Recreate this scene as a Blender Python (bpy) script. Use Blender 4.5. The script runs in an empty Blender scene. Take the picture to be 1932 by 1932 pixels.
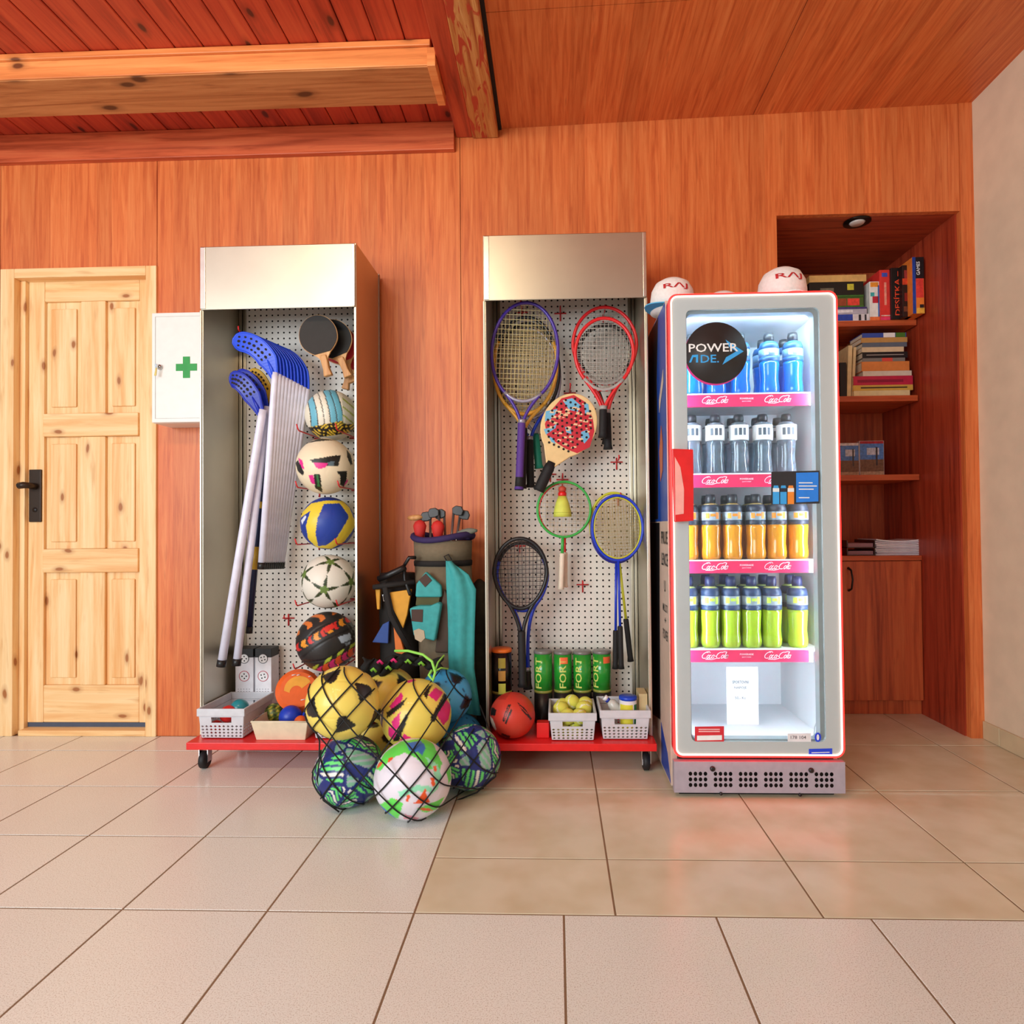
import bpy, bmesh, math, random
import numpy as np
from mathutils import Vector, Matrix, Quaternion

random.seed(7)
scene = bpy.context.scene
COL = scene.collection

# ------------------------------------------------------------------ camera
F, PCX, PCY = 1180.0, 1008.2, 976.0
YAW, PITCH, ROLL = 0.034398, 0.016231, -0.008942
def _axes():
    sy, cy = math.sin(YAW), math.cos(YAW)
    fwd = Vector((-sy*math.cos(PITCH), cy*math.cos(PITCH), math.sin(PITCH)))
    right = Vector((cy, sy, 0)); up = right.cross(fwd)
    r = right*math.cos(ROLL) + up*math.sin(ROLL)
    u = -right*math.sin(ROLL) + up*math.cos(ROLL)
    return r, u, fwd
CR, CU, CF = _axes()
CAM = Vector((0, 0, 1.0))
cd = bpy.data.cameras.new('camera'); cam = bpy.data.objects.new('camera', cd); COL.objects.link(cam)
cam.matrix_world = Matrix(((CR.x, CU.x, -CF.x, CAM.x), (CR.y, CU.y, -CF.y, CAM.y), (CR.z, CU.z, -CF.z, CAM.z), (0, 0, 0, 1)))
cd.sensor_width = 36; cd.lens = F/1932*36
cd.shift_x = -(PCX-966)/1932; cd.shift_y = (PCY-966)/1932
cd.clip_start = 0.05
scene.camera = cam

# ------------------------------------------------------------------ light
vs = scene.view_settings
scene.display_settings.display_device = 'sRGB'
vs.view_transform = 'Standard'; vs.look = 'None'; vs.exposure = -0.14; vs.gamma = 1.0
vs.use_curve_mapping = False
w = bpy.data.worlds.new('world'); scene.world = w; w.use_nodes = True
bg = w.node_tree.nodes['Background']; bg.inputs[0].default_value = (.92, .97, 1.0, 1); bg.inputs[1].default_value = 0.46
def area(name, loc, target, sx, sy, power, color):
    l = bpy.data.lights.new(name, 'AREA'); l.shape = 'RECTANGLE'; l.size = sx; l.size_y = sy
    l.energy = power; l.color = color
    o = bpy.data.objects.new(name, l); COL.objects.link(o); o.location = loc
    o.rotation_euler = (Vector(target)-Vector(loc)).to_track_quat('-Z', 'Y').to_euler()
    return o
area('window_daylight', (-3.0, -2.2, 1.7), (-.3, 3, 1.0), 3.0, 2.0, 225, (.90, .965, 1))
area('room_lamp', (-1.08, .28, 2.90), (-.85, 2.6, 1.1), 1.15, .22, 24, (1, .83, .56))

# ------------------------------------------------------------------ pixel helpers (1932 frame -> world point at a given depth)
def ray(x, y):
    return CR*((x-PCX)/F) - CU*((y-PCY)/F) + CF
def P(x, y, Y):
    d = ray(x, y); return CAM + d*(Y/d.y)
def PZ(x, y, Z):
    d = ray(x, y); return CAM + d*((Z-1.0)/d.z)
def PX(x, y, X):
    d = ray(x, y); return CAM + d*(X/d.x)

# ------------------------------------------------------------------ materials
def lin(c):
    out = []
    for v in c[:3]:
        v = v/255.0
        out.append(v/12.92 if v <= .04045 else ((v+.055)/1.055)**2.4)
    return tuple(out) + (1.0,)
_M = {}
def mat(name, c, rough=.5, metal=0.0, var=.06, bump=0.0, emit=None, es=0.0, trans=0.0, scale=30, coat=0.0, spec=.5):
    if name in _M: return _M[name]
    m = bpy.data.materials.new(name); _M[name] = m; m.use_nodes = True
    nt = m.node_tree; b = nt.nodes['Principled BSDF']
    b.inputs['Roughness'].default_value = rough; b.inputs['Metallic'].default_value = metal
    b.inputs['Specular IOR Level'].default_value = spec
    b.inputs['Transmission Weight'].default_value = trans
    b.inputs['Coat Weight'].default_value = coat
    L = lin(c)
    tc = nt.nodes.new('ShaderNodeTexCoord'); n = nt.nodes.new('ShaderNodeTexNoise'); n.inputs['Scale'].default_value = scale; n.inputs['Detail'].default_value = 3
    nt.links.new(tc.outputs['Object'], n.inputs['Vector'])
    r = nt.nodes.new('ShaderNodeValToRGB')
    r.color_ramp.elements[0].position = .3; r.color_ramp.elements[1].position = .7
    r.color_ramp.elements[0].color = tuple(max(0, v*(1-var)) for v in L[:3])+(1,)
    r.color_ramp.elements[1].color = tuple(min(1, v*(1+var)) for v in L[:3])+(1,)
    nt.links.new(n.outputs['Fac'], r.inputs['Fac']); nt.links.new(r.outputs['Color'], b.inputs['Base Color'])
    if bump:
        bp = nt.nodes.new('ShaderNodeBump'); bp.inputs['Strength'].default_value = bump; bp.inputs['Distance'].default_value = .002
        nt.links.new(n.outputs['Fac'], bp.inputs['Height']); nt.links.new(bp.outputs['Normal'], b.inputs['Normal'])
    if emit:
        b.inputs['Emission Color'].default_value = lin(emit); b.inputs['Emission Strength'].default_value = es
    return m

def wood(name, dark, mid, light, axis='z', plank=.0, across='x', grain=1.0, knots=0.0, rough=.4, tone=.25, wave=0.0, kscale=5.0, kc=None):
    """procedural timber: fibres along `axis`, optional printed planks across, optional knots"""
    if name in _M: return _M[name]
    m = bpy.data.materials.new(name); _M[name] = m; m.use_nodes = True
    nt = m.node_tree; N = nt.nodes.new; Lk = nt.links.new
    b = nt.nodes['Principled BSDF']; b.inputs['Roughness'].default_value = rough
    tc = N('ShaderNodeTexCoord'); mp = N('ShaderNodeMapping')
    sc = [22*grain]*3; sc['xyz'.index(axis)] = 1.1*grain; mp.inputs['Scale'].default_value = sc
    Lk(tc.outputs['Object'], mp.inputs['Vector'])
    n = N('ShaderNodeTexNoise'); n.inputs['Scale'].default_value = 1.6; n.inputs['Detail'].default_value = 7; n.inputs['Roughness'].default_value = .62; n.inputs['Distortion'].default_value = .5+wave
    vec = mp.outputs['Vector']
    if plank:
        sp = N('ShaderNodeSeparateXYZ'); Lk(tc.outputs['Object'], sp.inputs[0])
        dv = N('ShaderNodeMath'); dv.operation = 'DIVIDE'; Lk(sp.outputs['XYZ'.index(across.upper())], dv.inputs[0]); dv.inputs[1].default_value = plank
        fl = N('ShaderNodeMath'); fl.operation = 'FLOOR'; Lk(dv.outputs[0], fl.inputs[0])
        wn = N('ShaderNodeTexWhiteNoise'); wn.noise_dimensions = '1D'; Lk(fl.outputs[0], wn.inputs['W'])
        add = N('ShaderNodeVectorMath'); add.operation = 'MULTIPLY_ADD'
        Lk(wn.outputs['Color'], add.inputs[0]); add.inputs[1].default_value = (9, 9, 9); Lk(vec, add.inputs[2]); vec = add.outputs[0]
    Lk(vec, n.inputs['Vector'])
    r = N('ShaderNodeValToRGB'); e = r.color_ramp.elements
    e[0].position = .30; e[0].color = lin(dark); e[1].position = .72; e[1].color = lin(light)
    x = r.color_ramp.elements.new(.5); x.color = lin(mid)
    Lk(n.outputs['Fac'], r.inputs['Fac']); col = r.outputs['Color']
    if plank:
        hv = N('ShaderNodeHueSaturation'); mm = N('ShaderNodeMapRange'); mm.inputs['To Min'].default_value = 1-tone; mm.inputs['To Max'].default_value = 1+tone*.7
        Lk(wn.outputs['Value'], mm.inputs['Value']); Lk(mm.outputs[0], hv.inputs['Value']); Lk(col, hv.inputs['Color']); col = hv.outputs['Color']
    # slow colour flow and short dark flecks
    mp2 = N('ShaderNodeMapping'); s2 = [40.0]*3; s2['xyz'.index(axis)] = 5.0; mp2.inputs['Scale'].default_value = s2
    Lk(tc.outputs['Object'], mp2.inputs['Vector'])
    n2 = N('ShaderNodeTexNoise'); n2.inputs['Scale'].default_value = 1.0; n2.inputs['Detail'].default_value = 2; Lk(mp2.outputs[0], n2.inputs['Vector'])
    r2 = N('ShaderNodeValToRGB'); r2.color_ramp.elements[0].position = .62; r2.color_ramp.elements[0].color = (0, 0, 0, 1); r2.color_ramp.elements[1].position = .78; r2.color_ramp.elements[1].color = (.6, .6, .6, 1)
    Lk(n2.outputs['Fac'], r2.inputs['Fac'])
    mx = N('ShaderNodeMix'); mx.data_type = 'RGBA'; Lk(r2.outputs['Color'], mx.inputs['Factor']); Lk(col, mx.inputs['A']); mx.inputs['B'].default_value = tuple(v*.8 for v in lin(dark)[:3])+(1,)
    col = mx.outputs['Result']
    if knots:
        so = N('ShaderNodeSeparateXYZ'); Lk(tc.outputs['Object'], so.inputs[0]); oth = [q for q in 'XYZ' if q != axis.upper()]
        sm_ = N('ShaderNodeMath'); sm_.operation = 'ADD'; Lk(so.outputs[oth[0]], sm_.inputs[0]); Lk(so.outputs[oth[1]], sm_.inputs[1])
        cbn = N('ShaderNodeCombineXYZ'); Lk(sm_.outputs[0], cbn.inputs[0]); Lk(so.outputs[axis.upper()], cbn.inputs[1])
        mk = N('ShaderNodeMapping'); mk.inputs['Scale'].default_value = (kscale*1.5, kscale*.7, 1); Lk(cbn.outputs[0], mk.inputs['Vector'])
        nd = N('ShaderNodeTexNoise'); nd.inputs['Scale'].default_value = 1.4; Lk(mk.outputs[0], nd.inputs['Vector'])
        ad = N('ShaderNodeVectorMath'); ad.operation = 'MULTIPLY_ADD'; Lk(nd.outputs['Color'], ad.inputs[0]); ad.inputs[1].default_value = (.22, .22, 0); Lk(mk.outputs[0], ad.inputs[2])
        vo = N('ShaderNodeTexVoronoi'); vo.voronoi_dimensions = '2D'; vo.inputs['Scale'].default_value = 1.0; Lk(ad.outputs[0], vo.inputs['Vector'])
        kr = N('ShaderNodeValToRGB'); q = kr.color_ramp.elements
        q[0].position = knots*.45; q[0].color = (1, 1, 1, 1); q[1].position = knots*1.5; q[1].color = (0, 0, 0, 1)
        y = kr.color_ramp.elements.new(knots*.75); y.color = (.35, .35, .35, 1)
        Lk(vo.outputs['Distance'], kr.inputs['Fac'])
        m3 = N('ShaderNodeMix'); m3.data_type = 'RGBA'; Lk(kr.outputs['Color'], m3.inputs['Factor']); Lk(col, m3.inputs['A'])
        m3.inputs['B'].default_value = lin(kc) if kc else tuple(v*.32 for v in lin(dark)[:3])+(1,); col = m3.outputs['Result']
    Lk(col, b.inputs['Base Color'])
    bp = N('ShaderNodeBump'); bp.inputs['Strength'].default_value = .12; bp.inputs['Distance'].default_value = .002
    Lk(n.outputs['Fac'], bp.inputs['Height']); Lk(bp.outputs['Normal'], b.inputs['Normal'])
    return m

def attr_mat(name, rough=.45, coat=0.0):
    if name in _M: return _M[name]
    m = bpy.data.materials.new(name); _M[name] = m; m.use_nodes = True
    nt = m.node_tree; b = nt.nodes['Principled BSDF']; b.inputs['Roughness'].default_value = rough; b.inputs['Coat Weight'].default_value = coat
    a = nt.nodes.new('ShaderNodeAttribute'); a.attribute_name = 'Col'; nt.links.new(a.outputs['Color'], b.inputs['Base Color'])
    n = nt.nodes.new('ShaderNodeTexNoise'); n.inputs['Scale'].default_value = 420
    tc = nt.nodes.new('ShaderNodeTexCoord'); nt.links.new(tc.outputs['Object'], n.inputs['Vector'])
    bp = nt.nodes.new('ShaderNodeBump'); bp.inputs['Strength'].default_value = .15; bp.inputs['Distance'].default_value = .001
    nt.links.new(n.outputs['Fac'], bp.inputs['Height']); nt.links.new(bp.outputs['Normal'], b.inputs['Normal'])
    return m

def tile_mat(name, base, spots, rough, scale, lo, hi, cloud=.05):
    if name in _M: return _M[name]
    m = bpy.data.materials.new(name); _M[name] = m; m.use_nodes = True
    nt = m.node_tree; N = nt.nodes.new; Lk = nt.links.new; b = nt.nodes['Principled BSDF']; b.inputs['Roughness'].default_value = rough
    g = N('ShaderNodeNewGeometry')
    n = N('ShaderNodeTexNoise'); n.inputs['Scale'].default_value = scale; n.inputs['Detail'].default_value = 2.5; Lk(g.outputs['Position'], n.inputs['Vector'])
    r = N('ShaderNodeValToRGB'); e = r.color_ramp.elements; e[0].position = lo; e[0].color = lin(spots); e[1].position = hi; e[1].color = lin(base)
    Lk(n.outputs['Fac'], r.inputs['Fac'])
    n2 = N('ShaderNodeTexNoise'); n2.inputs['Scale'].default_value = 2.6; n2.inputs['Detail'].default_value = 4; Lk(g.outputs['Position'], n2.inputs['Vector'])
    oi = N('ShaderNodeObjectInfo'); ad = N('ShaderNodeMath'); ad.operation = 'MULTIPLY_ADD'; Lk(oi.outputs['Random'], ad.inputs[0]); ad.inputs[1].default_value = .35; Lk(n2.outputs['Fac'], ad.inputs[2])
    mr = N('ShaderNodeMapRange'); mr.inputs['From Min'].default_value = .3; mr.inputs['From Max'].default_value = 1.05; mr.inputs['To Min'].default_value = 1-cloud; mr.inputs['To Max'].default_value = 1+cloud
    Lk(ad.outputs[0], mr.inputs['Value'])
    h = N('ShaderNodeHueSaturation'); Lk(mr.outputs[0], h.inputs['Value']); Lk(r.outputs['Color'], h.inputs['Color'])
    Lk(h.outputs['Color'], b.inputs['Base Color'])
    return m

def glass_mat(name, tint=(1, 1, 1), refl=.09):
    if name in _M: return _M[name]
    m = bpy.data.materials.new(name); _M[name] = m; m.use_nodes = True
    nt = m.node_tree; nt.nodes.clear(); N = nt.nodes.new; Lk = nt.links.new
    o = N('ShaderNodeOutputMaterial'); mx = N('ShaderNodeMixShader'); t = N('ShaderNodeBsdfTransparent'); g = N('ShaderNodeBsdfGlossy')
    t.inputs[0].default_value = tint+(1,); g.inputs['Roughness'].default_value = .03
    lw = N('ShaderNodeLayerWeight'); lw.inputs['Blend'].default_value = .25
    mm = N('ShaderNodeMath'); mm.operation = 'MULTIPLY_ADD'; Lk(lw.outputs['Fresnel'], mm.inputs[0]); mm.inputs[1].default_value = .5; mm.inputs[2].default_value = refl*.4
    Lk(mm.outputs[0], mx.inputs[0]); Lk(t.outputs[0], mx.inputs[1]); Lk(g.outputs[0], mx.inputs[2]); Lk(mx.outputs[0], o.inputs[0])
    return m

# ------------------------------------------------------------------ mesh builder
OFF = {}
class MB:
    def __init__(s): s.v = []; s.f = []; s.mi = []; s.sm = []
    def add(s, vs_, fs, mi=0, sm=False):
        b = len(s.v); s.v += [tuple(v) for v in vs_]
        for f in fs: s.f.append(tuple(b+i for i in f)); s.mi.append(mi); s.sm.append(sm)
        return s
    def box(s, x0, x1, y0, y1, z0, z1, mi=0):
        V = [(x0,y0,z0),(x1,y0,z0),(x1,y1,z0),(x0,y1,z0),(x0,y0,z1),(x1,y0,z1),(x1,y1,z1),(x0,y1,z1)]
        return s.add(V, [(0,3,2,1),(4,5,6,7),(0,1,5,4),(1,2,6,5),(2,3,7,6),(3,0,4,7)], mi)
    def obox(s, c, ax, ay, az, mi=0):
        """box from centre and three half-extent vectors"""
        c = Vector(c); V = []
        for k in (-1, 1):
            for a, b_ in ((-1,-1),(1,-1),(1,1),(-1,1)): V.append(c+ax*a+ay*b_+az*k)
        return s.add(V, [(0,3,2,1),(4,5,6,7),(0,1,5,4),(1,2,6,5),(2,3,7,6),(3,0,4,7)], mi)
    def prism(s, poly, d0, d1, plane='xz', mi=0, sm=False):
        """polygon (ccw seen from -Y for xz) extruded from d0 (front) to d1"""
        n = len(poly)
        def pt(p, d):
            if plane == 'xz': return (p[0], d, p[1])
            if plane == 'xy': return (p[0], p[1], d)
            return (d, p[0], p[1])
        V = [pt(p, d0) for p in poly]+[pt(p, d1) for p in poly]
        s.add(V, [tuple(range(n)), tuple(range(2*n-1, n-1, -1))], mi)
        b = len(s.v)-2*n
        for i in range(n):
            j = (i+1) % n; s.f.append((b+i, b+n+i, b+n+j, b+j)); s.mi.append(mi); s.sm.append(sm)
        return s
    def tube(s, path, r, n=8, closed=False, mi=0, radii=None, flat=1.0):
        pts = [Vector(p) for p in path]; m = len(pts)
        T = []
        for i in range(m):
            a = pts[(i-1) % m] if (closed or i > 0) else pts[i]; b = pts[(i+1) % m] if (closed or i < m-1) else pts[i]
            t = (b-a); T.append(t.normalized() if t.length > 1e-9 else Vector((0,0,1)))
        up = Vector((0,1,0)) if abs(T[0].y) < .9 else Vector((1,0,0))
        nrm = (up-T[0]*up.dot(T[0])).normalized(); V = []
        for i in range(m):
            nrm = (nrm-T[i]*nrm.dot(T[i])); nrm = nrm.normalized() if nrm.length > 1e-6 else Vector((0,1,0))
            bn = T[i].cross(nrm); rr = radii[i] if radii else r
            for k in range(n):
                a = 2*math.pi*k/n; V.append(pts[i]+nrm*(math.cos(a)*rr*flat)+bn*(math.sin(a)*rr))
        Fs = []
        for i in range(m if closed else m-1):
            j = (i+1) % m
            for k in range(n):
                l = (k+1) % n; Fs.append((i*n+k, i*n+l, j*n+l, j*n+k))
        if not closed: Fs += [tuple(range(n-1, -1, -1)), tuple((m-1)*n+k for k in range(n))]
        return s.add(V, Fs, mi, True)
    def lathe(s, prof, c, n=24, mi=0, axis='z', sm=True, cap=True):
        c = Vector(c); V = []
        for r, h in prof:
            for k in range(n):
                a = 2*math.pi*k/n; x, y = r*math.cos(a), r*math.sin(a)
                V.append(c+(Vector((x, y, h)) if axis == 'z' else Vector((x, h, -y)) if axis == 'y' else Vector((h, x, y))))
        Fs = []; m = len(prof)
        for i in range(m-1):
            for k in range(n):
                l = (k+1) % n; Fs.append((i*n+k, i*n+l, (i+1)*n+l, (i+1)*n+k))
        if cap: Fs += [tuple(range(n-1, -1, -1)), tuple((m-1)*n+k for k in range(n))]
        return s.add(V, Fs, mi, sm)
    def disc(s, c, r, n=24, mi=0, u=Vector((1,0,0)), v=Vector((0,0,1))):
        c = Vector(c); return s.add([c+u*(r*math.cos(2*math.pi*k/n))+v*(r*math.sin(2*math.pi*k/n)) for k in range(n)], [tuple(range(n))], mi)
    def poly(s, pts, mi=0): return s.add(pts, [tuple(range(len(pts)))], mi)
    def perf(s, A, B, C, D, nu, nv, hole=8, ratio=.3, mi=0, skip=None):
        """perforated sheet on the bilinear patch A(0,0) B(1,0) C(1,1) D(0,1)"""
        A, B, C, D = map(Vector, (A, B, C, D))
        def q(u, v): return A*((1-u)*(1-v))+B*(u*(1-v))+C*(u*v)+D*((1-u)*v)
        for i in range(nu):
            for j in range(nv):
                u0, u1, v0, v1 = i/nu, (i+1)/nu, j/nv, (j+1)/nv
                cs = [q(u0,v0), q(u1,v0), q(u1,v1), q(u0,v1)]
                if skip and skip(i, j): s.add(cs, [(0,1,2,3)], mi); continue
                uc, vc, du, dv = (u0+u1)/2, (v0+v1)/2, (u1-u0)*ratio, (v1-v0)*ratio
                if hole == 4:
                    h = [q(uc, vc-dv), q(uc+du, vc), q(uc, vc+dv), q(uc-du, vc)]
                    s.add(cs+h, [(0,1,4),(1,5,4),(1,2,5),(2,6,5),(2,3,6),(3,7,6),(3,0,7),(0,4,7)], mi)
                else:
                    h = [q(uc+du*math.cos(a), vc+dv*math.sin(a)) for a in [math.radians(-135+45*k) for k in range(8)]]
                    Fs = []
                    for k in range(4):
                        a, b_ = k, (k+1) % 4; Fs.append((a, b_, 4+(2*k+2) % 8, 4+2*k+1, 4+2*k))
                    s.add(cs+h, Fs, mi)
        return s
    def build(s, name, mats, parent=None, bevel=0.0, seg=2, solid=0.0, smooth=None, kind=None):
        me = bpy.data.meshes.new(name)
        off = OFF.get(parent.name, Vector((0,0,0))) if parent else Vector((0,0,0))
        me.from_pydata([(v[0]-off.x, v[1]-off.y, v[2]-off.z) for v in s.v], [], s.f)
        mats = mats if isinstance(mats, (list, tuple)) else [mats]
        for m in mats: me.materials.append(m)
        me.polygons.foreach_set('material_index', s.mi)
        me.polygons.foreach_set('use_smooth', [bool(x) for x in s.sm] if smooth is None else [smooth]*len(s.f))
        me.update()
        o = bpy.data.objects.new(name, me); COL.objects.link(o)
        if parent: o.parent = parent; OFF[o.name] = off
        if solid:
            md = o.modifiers.new('solid', 'SOLIDIFY'); md.thickness = solid; md.offset = 0
        if bevel:
            md = o.modifiers.new('bevel', 'BEVEL'); md.width = bevel; md.segments = seg; md.limit_method = 'ANGLE'; md.angle_limit = .7
        if kind: o['kind'] = kind
        return o

def thing(name, label, cat, loc, group=None):
    o = bpy.data.objects.new(name, None); COL.objects.link(o); o.location = loc; o.empty_display_size = .05
    OFF[o.name] = Vector(loc); return tag(o, label, cat, group)
def tag(o, label=None, cat=None, group=None, kind=None):
    if label: o['label'] = label
    if cat: o['category'] = cat
    if group: o['group'] = group
    if kind: o['kind'] = kind
    return o
def struct(name, loc=(0,0,0), label=None, cat=None):
    o = bpy.data.objects.new(name, None); COL.objects.link(o); o.location = loc; OFF[o.name] = Vector(loc)
    o['kind'] = 'structure'; return tag(o, label, cat)
def bx(name, x0, x1, y0, y1, z0, z1, m, parent=None, bevel=0.0, **k):
    return MB().box(x0, x1, y0, y1, z0, z1).build(name, m, parent, bevel=bevel, **k)

def text_mesh(s, shear=0.0, space=1.0):
    c = bpy.data.curves.new('lettering', 'FONT'); c.body = s; c.resolution_u = 2; c.shear = shear; c.space_character = space
    c.align_x = 'CENTER'; c.align_y = 'CENTER'; c.extrude = 0; c.offset = .012
    o = bpy.data.objects.new('lettering', c); COL.objects.link(o)
    dg = bpy.context.evaluated_depsgraph_get(); me = bpy.data.meshes.new_from_object(o.evaluated_get(dg))
    V = [v.co.copy() for v in me.vertices]; Fs = [tuple(p.vertices) for p in me.polygons]
    bpy.data.objects.remove(o); bpy.data.curves.remove(c); bpy.data.meshes.remove(me)
    return V, Fs
def text(name, s, c, w_, h_, m, parent, xd=Vector((1,0,0)), up=Vector((0,0,1)), bend=None, shear=0.0, space=1.0, boldness=0.0):
    V, Fs = text_mesh(s, shear, space)
    x0, x1 = min(v.x for v in V), max(v.x for v in V); y0, y1 = min(v.y for v in V), max(v.y for v in V)
    if bend:   # finer mesh so that the letters can follow a curved surface
        bm = bmesh.new(); bv = [bm.verts.new(v) for v in V]
        for f in Fs:
            try: bm.faces.new([bv[i] for i in f])
            except ValueError: pass
        bmesh.ops.triangulate(bm, faces=bm.faces[:]); bmesh.ops.subdivide_edges(bm, edges=bm.edges[:], cuts=3, use_grid_fill=True); bm.verts.index_update()
        V = [v.co.copy() for v in bm.verts]; Fs = [tuple(v.index for v in f.verts) for f in bm.faces]; bm.free()
    out = []
    for v in V:
        p = Vector(c)+xd*(((v.x-x0)/(x1-x0)-.5)*w_)+up*(((v.y-y0)/(y1-y0)-.5)*h_)
        out.append(bend(p) if bend else p)
    b = MB(); b.add(out, Fs)
    return b.build(name, m, parent)

def ribbon(mb, pts, w_, mi=0):
    """flat stroke through 3-D points lying in an xz plane"""
    n = len(pts); L = []; R = []
    for i in range(n):
        a, b_ = pts[max(0, i-1)], pts[min(n-1, i+1)]
        t = (b_-a); t = t.normalized() if t.length > 1e-9 else Vector((1,0,0)); nn = Vector((-t.z, 0, t.x))*(w_*.5)
        L.append(pts[i]+nn); R.append(pts[i]-nn)
    mb.add(L+R, [(n+i, n+i+1, i+1, i) for i in range(n-1)], mi)

def ordn(i): return ['first','second','third','fourth','fifth','sixth','seventh','eighth','ninth','tenth','eleventh','twelfth'][i]
def arc(cx, cy, r, a0, a1, n, ry=None):
    return [(cx+r*math.cos(math.radians(a0+(a1-a0)*k/(n-1))), cy+(ry or r)*math.sin(math.radians(a0+(a1-a0)*k/(n-1)))) for k in range(n)]
def rrect(x0, x1, z0, z1, r, n=6):
    out = []
    for cx, cz, a in ((x1-r, z0+r, -90), (x1-r, z1-r, 0), (x0+r, z1-r, 90), (x0+r, z0+r, 180)): out += arc(cx, cz, r, a, a+90, n)
    return out

# ------------------------------------------------------------------ shared materials
LAM = wood('cherry_laminate', (190,86,40), (216,114,58), (230,136,76), 'z', plank=.078, across='x', tone=.09, grain=1.5, rough=.42)
LAMC = wood('cherry_laminate_ceiling', (190,86,40), (216,114,58), (230,136,76), 'y', plank=.078, across='x', tone=.10, grain=1.7, rough=.42)
LAM_SHADE = wood('cherry_laminate_niche_shaded', (128,40,22), (168,62,36), (186,80,48), 'z', plank=.13, across='y', tone=.08, rough=.42)  # shaded copy of the cherry laminate: recess darkness put into the colour
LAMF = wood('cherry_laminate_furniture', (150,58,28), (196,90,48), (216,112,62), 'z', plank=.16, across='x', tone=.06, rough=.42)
LAMS = wood('cherry_laminate_shelf', (150,58,28), (200,92,48), (220,116,64), 'x', rough=.42)
PLANK = wood('stained_pine_boards', (146,40,22), (190,62,36), (206,82,46), 'y', grain=.8, knots=.1, rough=.4, kscale=3.6)
BEAM = wood('honey_pine_beam', (196,104,48), (232,140,76), (244,166,98), 'x', grain=.7, knots=.085, rough=.45, kscale=3.0)
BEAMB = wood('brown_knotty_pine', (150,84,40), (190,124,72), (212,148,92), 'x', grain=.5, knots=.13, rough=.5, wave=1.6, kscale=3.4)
OLDB = wood('worn_beam_wood', (150,54,24), (196,128,64), (222,170,104), 'y', grain=.55, rough=.55, wave=2.2)
def peel():
    nt = OLDB.node_tree; N = nt.nodes.new; Lk = nt.links.new; b = nt.nodes['Principled BSDF']; src = b.inputs['Base Color'].links[0].from_socket
    tc = N('ShaderNodeTexCoord'); mp = N('ShaderNodeMapping'); mp.inputs['Scale'].default_value = (26, 5, 26); Lk(tc.outputs['Object'], mp.inputs['Vector'])
    n = N('ShaderNodeTexNoise'); n.inputs['Scale'].default_value = 1; n.inputs['Detail'].default_value = 5; n.inputs['Distortion'].default_value = 1.5; Lk(mp.outputs[0], n.inputs['Vector'])
    r = N('ShaderNodeValToRGB'); r.color_ramp.elements[0].position = .52; r.color_ramp.elements[1].position = .58; Lk(n.outputs['Fac'], r.inputs['Fac'])
    m = N('ShaderNodeMix'); m.data_type = 'RGBA'; Lk(r.outputs['Color'], m.inputs['Factor']); Lk(src, m.inputs['A']); m.inputs['B'].default_value = lin((180,62,36)); Lk(m.outputs['Result'], b.inputs['Base Color'])
peel()
REDB = wood('red_stained_board', (140,44,24), (184,66,38), (200,84,48), 'y', rough=.42)
TRIM = wood('cherry_trim', (160,64,32), (206,96,56), (222,118,70), 'x', rough=.42)
PINE = wood('pine_vertical', (234,172,104), (244,202,144), (251,222,172), 'z', grain=.8, knots=.085, rough=.45, kscale=3.8, kc=(168,104,54))
PINEH = wood('pine_horizontal', (230,166,100), (243,198,138), (250,218,166), 'x', grain=.8, knots=.085, rough=.45, kscale=3.8, kc=(168,104,54))
PLASTER = mat('cream_plaster', (226,208,180), .9, var=.05, bump=.25, scale=9)
SPECK = tile_mat('speckled_terrazzo', (235,234,226), (194,184,170), .26, 330, .28, .5, .04)
BEIGE = tile_mat('beige_stoneware', (224,214,188), (212,198,166), .26, 7, .3, .62, .05)
GROUT = mat('grout', (140,112,84), .9)
STEEL = mat('brushed_steel', (200,192,174), .36, 1.0, var=.05, scale=5)
STEELD = mat('steel_edge', (150,148,144), .35, 1.0)
ZINC = mat('white_pegboard', (226,220,210), .55, var=.03)
HOLE = mat('dark_backing', (34,28,26), .9)
RED = mat('red_paint', (226,32,32), .35)
REDW = mat('red_wire', (206,30,36), .4)
BLACK = mat('black_plastic', (20,20,22), .4)
RUBBER = mat('black_rubber', (24,24,26), .6)
WHITE = mat('white_plastic', (238,238,240), .4)
CHROME = mat('chrome', (210,210,212), .18, 1.0)
GREYB = mat('grey_basket_plastic', (206,208,214), .45)

# ================================================================== STRUCTURE
WY = 3.0; RX = 1.985
CZL = 2.965
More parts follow.
